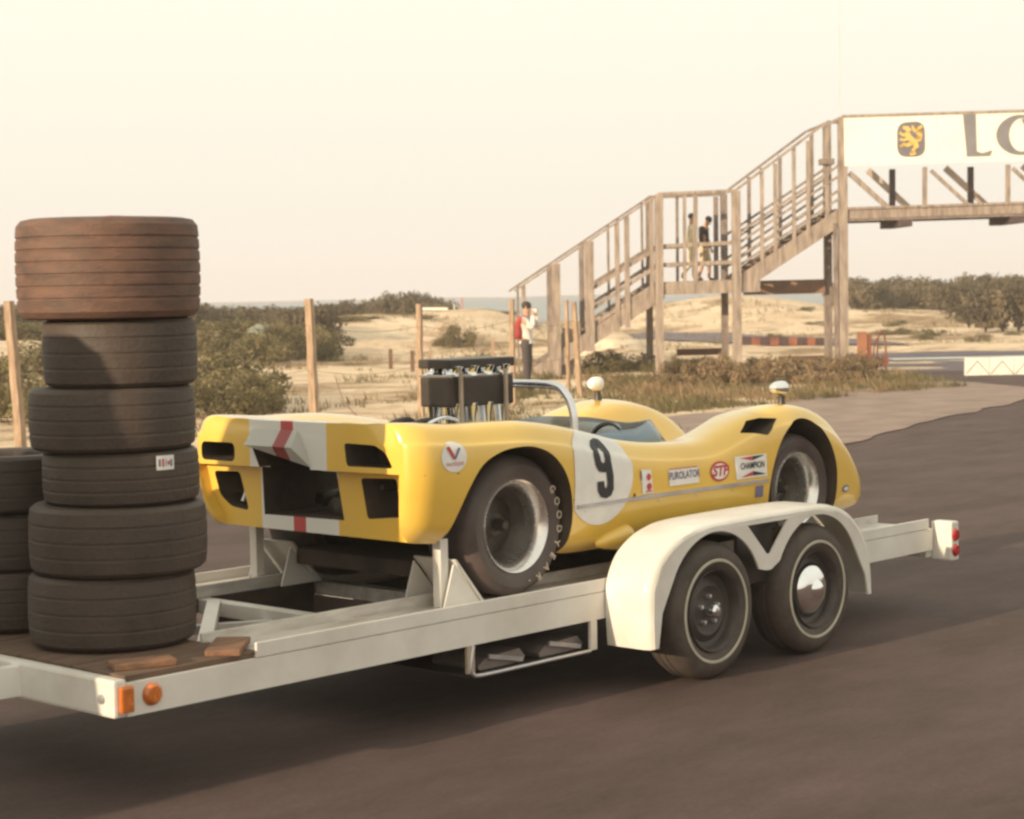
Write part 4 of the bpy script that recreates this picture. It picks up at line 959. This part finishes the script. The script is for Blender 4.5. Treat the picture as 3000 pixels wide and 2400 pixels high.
# ------------------------------------------------------------------ people
def skinned(name, joints, edges, radii, m, root=0, sub=2):
    me = bpy.data.meshes.new(name); me.from_pydata([tuple(j) for j in joints], edges, []); o = bpy.data.objects.new(name, me); C.objects.link(o)
    md = o.modifiers.new('s', 'SKIN'); md.use_smooth_shade = True
    for i, v in enumerate(me.skin_vertices[0].data):
        r = radii[i]; v.radius = (r, r) if not isinstance(r, tuple) else r; v.use_root = (i == root)
    sb = o.modifiers.new('u', 'SUBSURF'); sb.levels = sub; sb.render_levels = sub
    dg = bpy.context.evaluated_depsgraph_get(); me2 = bpy.data.meshes.new_from_object(o.evaluated_get(dg)); bpy.data.objects.remove(o)
    me2.name = name; me2.materials.clear(); me2.materials.append(m); me2.polygons.foreach_set('use_smooth', [True]*len(me2.polygons))
    return bpy.data.objects.new(name, me2)
def person(loc, face, H, pose, label, cols, group=None):
    """local frame: x forward, y to the figure's left, z up, feet at 0; pose gives joints"""
    R_ = Matrix.Translation(loc) @ Matrix.Rotation(face, 4, 'Z') @ Matrix.Scale(H/1.75, 4)
    T = thing('person', loc, label, 'person', group)
    J = dict(pelvis=(0, 0, .95), waist=(0, 0, 1.08), chest=(0, 0, 1.30), neck=(0, 0, 1.47), head0=(.01, 0, 1.56), head1=(.03, 0, 1.68),
             lhip=(0, .09, .90), rhip=(0, -.09, .90), lknee=(.02, .10, .49), rknee=(.02, -.10, .49), lank=(-.01, .10, .09), rank=(-.01, -.10, .09), ltoe=(.13, .12, .035), rtoe=(.13, -.12, .035),
             lsh=(0, .19, 1.41), rsh=(0, -.19, 1.41), lel=(0, .25, 1.13), rel=(0, -.25, 1.13), lwr=(.06, .26, .88), rwr=(.06, -.26, .88))
    J.update(pose); ks = list(J); ix = {k: i for i, k in enumerate(ks)}
    r = dict(pelvis=.13, waist=.115, chest=(.15, .12), neck=.055, head0=.075, head1=.085, lhip=.09, rhip=.09, lknee=.06, rknee=.06, lank=.042, rank=.042, ltoe=.035, rtoe=.035, lsh=.06, rsh=.06, lel=.043, rel=.043, lwr=.03, rwr=.03)
    E_ = [('pelvis', 'waist'), ('waist', 'chest'), ('chest', 'neck'), ('neck', 'head0'), ('head0', 'head1'), ('pelvis', 'lhip'), ('pelvis', 'rhip'), ('lhip', 'lknee'), ('rhip', 'rknee'), ('lknee', 'lank'), ('rknee', 'rank'), ('lank', 'ltoe'), ('rank', 'rtoe'), ('chest', 'lsh'), ('chest', 'rsh'), ('lsh', 'lel'), ('rsh', 'rel'), ('lel', 'lwr'), ('rel', 'rwr')]
    vs = [Vector(J[k]) for k in ks]; rr = [r[k] for k in ks]; ed = [(ix[a], ix[b]) for a, b in E_]
    # fingers: five short chains out of each wrist
    for s_, wr, el in (('l', 'lwr', 'lel'), ('r', 'rwr', 'rel')):
        d = (Vector(J[wr])-Vector(J[el])).normalized(); side = d.cross(Vector((0, 1, 0))); side = side.normalized() if side.length > .1 else Vector((1, 0, 0))
        pi = len(vs); vs.append(Vector(J[wr])+d*.07); rr.append((.032, .018)); ed.append((ix[wr], pi))
        for q, (o_, l_) in enumerate(((-.03, .07), (-.01, .085), (.01, .08), (.03, .065), (.05, .045))):
            vs.append(vs[pi]+side*o_+d*(l_ if q < 4 else .01)); rr.append(.009); ed.append((pi, len(vs)-1))
    def add(o, parent=T):
        o.data.transform(R_); link(o, parent); return o
    body_ = add(skinned('body', vs, ed, rr, cols['skin'])); hd = Vector(J['head1']); h0 = Vector(J['head0']); up = (hd-h0).normalized(); fw = Vector((1, 0, 0)); fw = (fw-up*fw.dot(up)).normalized(); sd_ = up.cross(fw)
    def ell(name, c, sx, sy, sz, m, par=T):
        bm = bmesh.new(); bmesh.ops.create_uvsphere(bm, u_segments=14, v_segments=10, radius=1)
        for v in bm.verts: v.co = c + fw*v.co.x*sx + sd_*v.co.y*sy + up*v.co.z*sz
        bmesh.ops.transform(bm, matrix=R_, verts=bm.verts); return from_bm(name, bm, m, par, smooth=True)
    cen = h0.lerp(hd, .75)
    ell('hair', cen - fw*.022 + up*.045, .098, .088, .085, cols['hair']); ell('nose', cen + fw*.098 - up*.01, .014, .011, .02, cols['skin'])
    for q in (-1, 1):
        ell('ear', cen + sd_*.083*q - fw*.005, .02, .008, .028, cols['skin']); ell('eye', cen + sd_*.032*q + fw*.086 + up*.018, .007, .011, .007, hairm)
    ell('mouth', cen + fw*.088 - up*.045, .008, .022, .005, decalred)
    def sub(name, keys, edges, dr, m, parent=T):
        ii = {k: i for i, k in enumerate(keys)}; rad = []
        for k in keys:
            q = r[k]; rad.append((q[0]+dr, q[1]+dr) if isinstance(q, tuple) else q+dr)
        return add(skinned(name, [Vector(J[k]) for k in keys], [(ii[a], ii[b]) for a, b in edges], rad, m), parent)
    leg_end = cols.get('short')
    for side in ('l', 'r'):
        J[side+'hem'] = tuple(Vector(J[side+'knee']).lerp(Vector(J[side+'ank']), .0 if leg_end else .93)); r[side+'hem'] = .07 if leg_end else .05
        J[side+'kn2'] = J[side+'knee']; r[side+'kn2'] = .062
    if leg_end: sub('shorts', ['pelvis', 'waist', 'lhip', 'rhip', 'lhem', 'rhem'], [('pelvis', 'waist'), ('pelvis', 'lhip'), ('pelvis', 'rhip'), ('lhip', 'lhem'), ('rhip', 'rhem')], .015, cols['legs'])
    else: sub('trousers', ['pelvis', 'waist', 'lhip', 'rhip', 'lknee', 'rknee', 'lhem', 'rhem'], [('pelvis', 'waist'), ('pelvis', 'lhip'), ('pelvis', 'rhip'), ('lhip', 'lknee'), ('rhip', 'rknee'), ('lknee', 'lhem'), ('rknee', 'rhem')], .014, cols['legs'])
    sub('shirt', ['waist', 'chest', 'lsh', 'rsh', 'lel', 'rel', 'lwr', 'rwr', 'pelvis'], [('waist', 'chest'), ('chest', 'lsh'), ('chest', 'rsh'), ('lsh', 'lel'), ('rsh', 'rel'), ('lel', 'lwr'), ('rel', 'rwr'), ('waist', 'pelvis')], .017, cols['top'])
    for side in ('l', 'r'):
        sub('shoe', [side+'ank', side+'toe'], [(side+'ank', side+'toe')], .014, cols['shoe'])
    return T, R_, J
dk = mat('dark_grey_cloth', (.075, .060, .062), .85); wc = mat('white_shirt_cloth', (.74, .70, .66), .85, var=.05); rc = mat('red_knit_cloth', (.42, .055, .05), .9)
face_right = math.atan2((RH+FH*-.25).y, (RH+FH*-.25).x)
loc = at(1109, 760, 38); loc.z = 0.0
T, R_, J = person(loc, face_right, 1.74, dict(rel=(.20, -.26, 1.24), rwr=(.17, -.10, 1.50), lel=(.22, .24, 1.22), lwr=(.18, .10, 1.50), lank=(-.04, .10, .09), rank=(.03, -.10, .09), ltoe=(.10, .12, .035), rtoe=(.17, -.12, .035)),
    'person in white shirt with red cloth down the back, hands raised to the face', dict(skin=skin, hair=hairm, legs=dk, top=wc, shoe=hairm))
bm = bmesh.new(); add_tube(bm, [R_ @ Vector(v) for v in ((.03, -.13, 1.47), (-.07, -.15, 1.42), (-.13, -.13, 1.30), (-.14, -.12, 1.15), (-.13, -.11, 1.04))], [.05, .075, .09, .085, .07], 10); from_bm('red_shoulder_cloth', bm, rc, T, smooth=True)
bm = bmesh.new(); add_box(bm, R_ @ Vector((.185, 0, 1.585)), (.09, .12, .08), Matrix.Rotation(face_right, 3, 'Z'), .012); o = from_bm('camera', bm, wc, label='small pale camera held up to the face of the person in the white shirt', cat='camera')
loc = at(1483, 594, 46.2); loc.z = at(1483, 594, 46.2).z
person(loc, face_right-.2, 1.58, dict(neck=(.03, 0, 1.46), head0=(.08, 0, 1.53), head1=(.15, 0, 1.62), lwr=(.10, .24, .90), rwr=(.10, -.24, .90), lank=(.10, .10, .09), ltoe=(.24, .12, .035), rank=(-.12, -.10, .12), rtoe=(-.0, -.12, .035), rknee=(.0, -.10, .5), lknee=(.10, .1, .5)),
    'person in dark jacket and pale shorts looking down while walking on the bridge landing', dict(skin=skin, hair=hairm, legs=mat('pale_tan_cloth', (.66, .52, .34), .85), top=mat('black_jacket_cloth', (.03, .02, .025), .85), shoe=hairm, short=True))
loc = at(1457, 594, 46.5)
person(loc, face_right+.3, 1.62, dict(lank=(-.24, .10, .20), ltoe=(-.18, .10, .09), lknee=(.0, .10, .50), rknee=(.05, -.1, .5), rank=(.04, -.1, .09), rtoe=(.17, -.12, .035)),
    'person in cream clothes mid-step behind a landing post of the bridge', dict(skin=skin, hair=hairm, legs=mat('cream_cloth', (.80, .70, .50), .85), top=mat('cream_cloth', (.80, .70, .50), .85), shoe=hairm))

# ------------------------------------------------------------------ bushes and trees, grass
def crown_mesh(seed, n_leaf, size, leaf, flat=1.0, clumps=14):
    rnd = random.Random(seed); vs, fs = [], []; cl = []
    for i in range(clumps):
        a = rnd.uniform(0, 2*math.pi); q = math.sqrt(rnd.random())*.72
        zz = rnd.uniform(.12, .78)*(1-.35*q)
        cl.append((Vector((math.cos(a)*q*size[0], math.sin(a)*q*size[1], zz*size[2])), rnd.uniform(.22, .40)))
    for i in range(n_leaf):
        c, rad = rnd.choice(cl); v = Vector((rnd.gauss(0, 1), rnd.gauss(0, 1), rnd.gauss(0, 1))).normalized()*rad*(rnd.random()**.35)
        p = c + Vector((v.x*size[0]*.9, v.y*size[1]*.9, v.z*size[2]*.75)); p.z = max(p.z, .02)
        nrm = (v + Vector((rnd.uniform(-.6, .6), rnd.uniform(-.6, .6), rnd.uniform(-.2, .8)))).normalized()
        a = nrm.orthogonal().normalized(); a = Matrix.Rotation(rnd.uniform(0, 6.28), 3, nrm) @ a; b = nrm.cross(a); s_ = leaf*rnd.uniform(.6, 1.4)
        k = len(vs); vs += [p-a*s_, p+b*s_*.5, p+a*s_, p-b*s_*.5]; fs.append((k, k+1, k+2, k+3))
    me = bpy.data.meshes.new('crown'); me.from_pydata(vs, [], fs); return me
def stem_mesh(seed, size):
    rnd = random.Random(seed); bm = bmesh.new()
    for i in range(5):
        a = rnd.uniform(0, 6.28); e_ = Vector((math.cos(a)*size[0]*.45, math.sin(a)*size[1]*.45, size[2]*rnd.uniform(.5, .75)))
        add_tube(bm, [(0, 0, -.1), e_*.35+Vector((0, 0, .1*size[2])), e_], [.05*size[2]*.6, .03*size[2]*.6, .012], 6)
    bmesh.ops.recalc_face_normals(bm, faces=bm.faces); me = bpy.data.meshes.new('stems'); bm.to_mesh(me); bm.free(); me.materials.append(bark); return me
LIB = {}
def lib(kind, seed):
    k = (kind, seed)
    if k not in LIB:
        if kind == 'tree': me = crown_mesh(seed, 3200, (1, 1, 1), .045, clumps=22); me.materials.append(leafdark)
        elif kind == 'bush': me = crown_mesh(seed+50, 2600, (1, 1, 1), .040, clumps=16); me.materials.append(leafolive)
        else: me = crown_mesh(seed+90, 1400, (1, 1, 1), .05, clumps=9); me.materials.append(leafdry)
        LIB[k] = (me, stem_mesh(seed, (1, 1, 1)))
    return LIB[k]
def plant(kind, name, r, d, size, label, group, z=None, seed=None):
    seed = random.randrange(5) if seed is None else seed
    cm, sm = lib(kind, seed); zz = terrain_z(r, d) if z is None else z
    e0 = thing(name, G(r, d, zz-.03), label, 'tree' if kind == 'tree' else 'bush', group); e0.rotation_euler.z = random.uniform(0, 6.28)
    for nm, me in (('crown', cm), ('trunk', sm)):
        o = bpy.data.objects.new(nm, me); C.objects.link(o); o.parent = e0; o.scale = (size[0], size[1], size[2])
    return e0
random.seed(11)
# dark belt along the left skyline, rising to the right: (x, top y, distance, half width)
LB = []
x = -40
while x < 735:
    LB.append((x, 637 - 4*math.sin(x*.02) + random.uniform(-4, 5), random.uniform(66, 84), random.uniform(1.2, 1.9))); x += random.uniform(15, 24)
for x, y in ((735, 628), (755, 622), (775, 627), (795, 620), (812, 622), (830, 610), (850, 604), (868, 603), (885, 611), (905, 612), (920, 620), (930, 634), (700, 633), (680, 636), (660, 640)): LB.append((x, y, random.uniform(88, 96), random.uniform(1.0, 1.5)))
for x, y, d, hw in LB:
    p = at(x, y, d); r_ = (p-CAM).dot(RH); z0 = min(terrain_z(r_, d), p.z-.8)
    plant('tree', 'low_pine', r_, d, (hw, hw, (p.z-z0)/.93), ('low dark pine on the skyline left of the tall tyre stack or hidden by it' if x < 420 else 'low dark pine on the skyline between the tyre stack and the knobbly fence post' if x < 650 else 'higher dark pine on the skyline knoll above the eroded sand dune'),
          ('skyline pines behind the tyre stack' if x < 420 else 'skyline pines left of the knobbly post' if x < 650 else 'skyline pines on the knoll'), z=z0)
for x in range(1780, 2200, 17):
    y = 579 - 5*math.sin(x*.05) + random.uniform(-3, 4) - (0 if x < 2050 else 14*math.exp(-((x-2110)/40)**2)); d = random.uniform(92, 108); p = at(x, y, d); r_ = (p-CAM).dot(RH); z0 = min(terrain_z(r_, d), .9)
    plant('tree', 'low_pine', r_, d, (1.6, 1.6, (p.z-z0)/.93), 'low dark pine in the belt behind the right-hand dune', 'low pines behind the right-hand dune', z=z0)
for x, y, yb in ((2040, 600, 680), (2075, 585, 688), (2110, 573, 690), (2145, 580, 688), (2180, 590, 680)):
    d = 78; p = at(x, y, d); q = at(x, yb, d); r_ = (p-CAM).dot(RH)
    plant('tree', 'low_pine', r_, d, (1.25, 1.25, (p.z-q.z)/.9), {2040: 'leftmost and lowest of the taller pines at the right edge above the dune', 2075: 'second from the left of the taller pines at the right edge', 2110: 'tallest rounded pine in the middle of the right-edge clump', 2145: 'pine just right of the tallest one in the right-edge clump', 2180: 'pine cut off by the right edge of the view above the dune'}[x], 'taller pines at the right edge', z=q.z)
# olive scrub between the belt and the sand on the left, and by the bridge
for x, yt, d, hw in ((90, 700, 46, 1.4), (440, 660, 60, 1.8), (475, 662, 58, 1.6), (520, 690, 52, 1.3), (600, 662, 62, 1.7), (575, 675, 56, 1.2), (620, 680, 58, 1.5), (640, 690, 60, 1.2), (560, 700, 55, 1.0), (690, 690, 62, 1.0), (300, 670, 60, 1.9), (200, 670, 60, 1.9), (60, 672, 60, 1.9), (10, 668, 60, 1.7), (130, 690, 50, 1.5),
                     (430, 720, 36, 1.3), (470, 732, 35, 1.3), (515, 752, 33.5, .95), (545, 778, 32.5, .6), (440, 770, 31.5, .9), (490, 800, 31, .75), (530, 812, 31, .5), (60, 755, 31, .9), (95, 800, 30, .6), (-5, 740, 33, 1.0)):
    p = at(x, yt, d); r_ = (p-CAM).dot(RH); z0 = min(terrain_z(r_, d), p.z-.4)
    plant('bush', 'scrub_bush', r_, d, (hw, hw, (p.z-z0)/.92), ('near olive scrub bush beside the tyre stack, just above the car tail' if d < 40 and x > 300 else 'olive scrub bush near the leftmost fence post' if x < 350 else 'farther olive scrub bush on the slope below the skyline pines'),
          ('near scrub bushes above the car tail' if d < 40 and x > 300 else 'scrub bushes by the leftmost post' if x < 350 else 'scrub bushes below the skyline pines'), z=z0)
plant('bush', 'scrub_bush', (at(965, 690, 66)-CAM).dot(RH), 66, (.75, .75, 1.0), 'rounded brown bush on the dune between two fence posts', None)
for x, yt, d, hw, lab in ((1452, 752, 46.8, .75, 'brownish bush between the first and second bridge posts'), (1500, 758, 46.4, .6, 'smaller brownish bush by the second bridge post'), (1610, 766, 46, .7, 'low bush right of the middle bridge posts'), (1700, 768, 46, .7, 'low bush left of the bridge tower post'), (1790, 778, 44.5, .6, 'low dark bush at the foot of the bridge tower'), (1300, 728, 47, 1.15, 'broad olive bush in front of the pale sand mound under the stairs'), (1255, 745, 46, .7, 'small olive bush at the foot of the bridge stairs'), (1350, 745, 46.5, .8, 'olive bush beside the first landing post')):
    p = at(x, yt, d); plant('bush', 'scrub_bush', (p-CAM).dot(RH), d, (hw, hw, max(.4, p.z-.02)/.9), lab, None, z=0)
for i in range(26):
    x = random.uniform(1390, 1850); d = random.uniform(37.5, 43.5); p = at(x, 770, d); hh = random.uniform(.3, .75)
    plant('dry', 'dry_weed_clump', (p-CAM).dot(RH), d, (random.uniform(.4, .8), random.uniform(.4, .8), hh), 'dry tan weed clump at the foot of the footbridge', 'dry weed clumps under the footbridge', z=0)
for i in range(34):
    x = random.choice((random.uniform(1600, 2150), random.uniform(560, 1080))); d = random.uniform(64, 100); p = at(x, 700, d); r_ = (p-CAM).dot(RH)
    plant('bush', 'scrub_bush', r_, d, (random.uniform(.4, 1.3), random.uniform(.3, .6), random.uniform(.12, .4)), 'low scrub patch hugging the dune sand', 'low scrub patches on the dunes')
# grass, one mass
rnd = random.Random(8); vs, fs = [], []
def tuft(r_, d_, h, nb=5):
    z = terrain_z(r_, d_)
    for _ in range(nb):
        a = rnd.uniform(0, 6.28); l = h*rnd.uniform(.5, 1.1); bs = G(r_+rnd.gauss(0, .05), d_+rnd.gauss(0, .05), z-.02); ln = Vector((math.cos(a), math.sin(a), 0))*l*.45; s_ = RH*rnd.uniform(.006, .013)
        k = len(vs); vs.extend([bs-s_, bs+s_, bs+ln*.5+Vector((0, 0, l*.65)), bs+ln+Vector((0, 0, l))]); fs.append((k, k+1, k+2)); fs.append((k, k+2, k+3))
def dens(r_, d_): return noise.fractal(Vector((r_*.5, d_*.35, 5)), 1, 2, 3)
for _ in range(14000):
    r_, d_ = rnd.uniform(-.5, 8.6), rnd.uniform(27.0, 44)
    edge = 1.4 + (r_)*1.05 + 26.2
    if d_ < edge: continue
    if dens(r_, d_) > rnd.uniform(-.35, .15): tuft(r_, d_, rnd.uniform(.05, .22)*(.6+.8*rnd.random()))
for _ in range(9000):
    r_, d_ = rnd.uniform(-13, 3), rnd.uniform(23.5, 64)
    if dens(r_, d_) > .22: tuft(r_, d_, rnd.uniform(.08, .22), 4)
for _ in range(8000):
    r_, d_ = rnd.uniform(-12, 30), rnd.uniform(60, 110)
    if dens(r_*.6, d_*.6) > .15: tuft(r_, d_, rnd.uniform(.10, .28), 3)
me_g = [i for i in range(len(fs))]
o = mesh('dry_grass', vs, fs, [leafdry, leafolive], kind='stuff', label='dry tan grass growing round the bridge posts and over the sand')
mi = [0]*len(fs)
for i in range(0, len(fs), 2):
    v = vs[fs[i][0]]; mi[i] = mi[i+1] = 1 if noise.noise(Vector((v.x*.45, v.y*.45, 1))) > -.08 else 0
o.data.polygons.foreach_set('material_index', mi)

# ------------------------------------------------------------------ things under and beyond the bridge
# low wall of red-brown barrier panels
BW = thing('barrier_wall', G(9.6, 62, 0), 'low dark barrier wall of red-brown panels beyond the footbridge posts', 'barrier')
for i in range(9):
    a, b = at(1562+19.5*i, 709+i*.3, 62), at(1562+19.5*i+18.5, 709+i*.3, 62); c, d_ = at(1562+19.5*i+18.5, 727, 62), at(1562+19.5*i, 727, 62)
    bm = bmesh.new(); add_beam(bm, (a+d_)/2, (b+c)/2, .12, (a-d_).length, FH); from_bm('barrier_panel', bm, rusty if i % 2 else mat('dark_barrier_paint', (.07, .04, .045), .8), BW)
box_m = mat('stacked_dark_planks', (.16, .085, .06), .85, scale=3)
for i, (x0, x1, y, d) in enumerate(((1425, 1520, 742, 47.8), (1430, 1515, 765, 47.2), (1640, 1735, 757, 48.2), (1560, 1660, 772, 47.2), (1650, 1738, 775, 47.4))):
    beam('timber_baulk', at(x0, y, d), at(x1, y-2, d), .22, .16, rusty if i % 2 else box_m, label=('dark baulk lying behind the middle bridge posts, upper', 'dark baulk lying behind the first bridge posts, lower', 'rusty baulk between the two right bridge posts, upper', 'rusty baulk low down right of the middle bridge posts', 'dark baulk low down by the tower post')[i], cat='timber', group='baulks lying under the footbridge')
for x, y0, y1, m, w_, lab in ((1815, 699, 775, orange, .22, 'faded rusty-orange marker post right of the bridge tower'), (1829, 703, 765, rusty, .12, 'dark rusty marker post beside the orange one')):
    a = at(x, y0, 45.2); b = Vector((a.x, a.y, -.05)); beam('marker_post', a, b, w_, w_*.6, m, side=RH, bevel=.01, label=lab, cat='post', group='marker posts right of the bridge tower')
RK = thing('hoop_rack', at(1855, 760, 44.6), 'thin rusty hoop frame standing right of the marker posts', 'rack'); RK.location.z = 0
pz = lambda x, y: at(x, y, 44.6)
tube('hoop', smooth_path([pz(1846, 785), pz(1847, 740), pz(1850, 706), pz(1856, 698), pz(1862, 706), pz(1865, 740), pz(1866, 785)], 5), .022, rusty, RK, 8)
tube('hoop', smooth_path([pz(1838, 785), pz(1840, 735), pz(1846, 712)], 5), .020, rusty, RK, 8)
beam('red_board', pz(1856, 758), pz(1870, 756), .03, .22, rusty, RK, side=FH); beam('cross_bar', pz(1838, 772), pz(1868, 768), .03, .06, rusty, RK, side=FH)
# white track barrier at the right edge with crossed wire
WB = thing('white_barrier', at(2090, 790, 41.5), 'low white board barrier with faint crossed struts at the right edge of the track', 'barrier'); WB.location.z = 0
for i in range(5):
    x0 = 2031+52*i; a, b = at(x0, 773-.6*i, 41.5), at(x0+51, 773-.6*i, 41.5); beam('barrier_board', a, b, .05, .40, mat('white_barrier_paint', (.80, .77, .70), .6, var=.05), WB, side=FH)
    c = -FH*.035
    beam('strut', at(x0+2, 787, 41.5)+c, at(x0+26, 760, 41.5)+c, .006, .016, mat('tan_strap', (.42, .33, .26), .6), WB, side=FH); beam('strut', at(x0+26, 760, 41.5)+c*1.1, at(x0+50, 787, 41.5)+c*1.1, .006, .016, mat('tan_strap', (.42, .33, .26), .6), WB, side=FH)
# white board on the skyline, slender marker mast, stakes and a stretch of pale snow fence
WH = thing('white_hut', at(920, 655, 88), 'small white flat-roofed hut half hidden behind the dune on the skyline', 'hut')
a, b = at(885, 654, 88), at(944, 654, 88)
beam('wall', a-Vector((0, 0, .3)), b-Vector((0, 0, .3)), 2.0, .62, mat('cream_hut_wall', (.62, .50, .42), .8), WH, side=FH); beam('roof', a+Vector((0, 0, .08)), b+Vector((0, 0, .08)), 2.3, .10, signwhite, WH, side=FH)
tube('mast', [at(973, 668, 80), at(972, 627, 80)], .035, mat('pink_red_mast', (.55, .22, .18), .7), None, 8, label='thin red mast standing on the dune against the sea', cat='mast')
tube('mast', [at(958, 664, 79), at(955, 640, 79)], .020, decalwhite, None, 6, label='short pale mast on the dune left of the red one', cat='mast')
for i, (x, y0, y1, d, m, lab) in enumerate(((868, 738, 772, 48, box_m, 'dark short stake left of the third fence post'), (822, 735, 748, 50, box_m, 'dark stub on the sand left of the dark stake'), (1037, 712, 762, 42, postwood, 'pale thin stake left of the person in the white shirt'), (905, 742, 770, 44, postwood, 'pale stub stake right of the third fence post'))):
    a = at(x, y0, d); b = Vector((a.x, a.y, terrain_z((a-CAM).dot(RH), d)-.05)); beam('stake', a, b, .10 if i < 2 else .07, .08, m, side=RH, label=lab, cat='stake')
SF = thing('snow_fence', G(-4.3, 56, 0), 'pale stretch of slatted sand fence sagging between the dune and the path', 'fence')
for i in range(13):
    t = i/12; x = 885+62*t; a = at(x, 700-40*t**1.5+4*math.sin(9*t), 60-10*(1-t)); b = a - Vector((0, 0, .55-.2*t)); beam('slat', a, b, .022, .012, mat('pale_pink_slat', (.62, .45, .36), .85), SF, side=RH)
# painted rock / pale green shrub on the left skyline gap
bm = bmesh.new(); bmesh.ops.create_icosphere(bm, subdivisions=3, radius=1); pc = at(545, 705, 56)
for v in bm.verts: v.co = pc + Vector((v.co.x*.36, v.co.y*.36, v.co.z*.30))*(1+.25*noise.noise(v.co*2))
from_bm('boulder', bm, mat('pale_green_grey_rock', (.26, .27, .21), .9, scale=4, bump=.4), smooth=True, label='pale green-grey boulder in front of the dark pines on the left', cat='boulder')
bm = bmesh.new(); bmesh.ops.create_icosphere(bm, subdivisions=4, radius=1); pc = G(2.7, 50.5, .0)
for v in bm.verts: v.co = pc + (RH*v.co.x*1.15 + FH*v.co.y*1.4 + Vector((0, 0, max(v.co.z, -.2)*.72)))*(1+.18*noise.noise(v.co*1.7))
from_bm('sand_mound', bm, mat('pale_loose_sand', (.72, .58, .42), .95, var=.08, scale=2, bump=.5, bscale=6), smooth=True, kind='structure')

# ------------------------------------------------------------------ thin sea haze
bm = bmesh.new(); v = [bm.verts.new(G(r_, d_, z)) for z in (-7.5, 8.5) for r_, d_ in ((-620, -420), (620, -420), (620, 520), (-620, 520))]
for f in ((0, 1, 2, 3), (7, 6, 5, 4), (0, 4, 5, 1), (1, 5, 6, 2), (2, 6, 7, 3), (3, 7, 4, 0)): bm.faces.new([v[i] for i in f])
hm = bpy.data.materials.new('sea_haze'); hm.use_nodes = True; n = hm.node_tree; n.nodes.remove(n.nodes['Principled BSDF'])
pv = n.nodes.new('ShaderNodeVolumePrincipled'); pv.inputs['Color'].default_value = (.93, .88, .84, 1); pv.inputs['Density'].default_value = .0011; pv.inputs['Anisotropy'].default_value = .2
n.links.new(pv.outputs[0], n.nodes['Material Output'].inputs['Volume'])
S.cycles.volume_bounces = 1
from_bm('haze', bm, hm, kind='stuff', label='thin pale sea haze over the whole place')
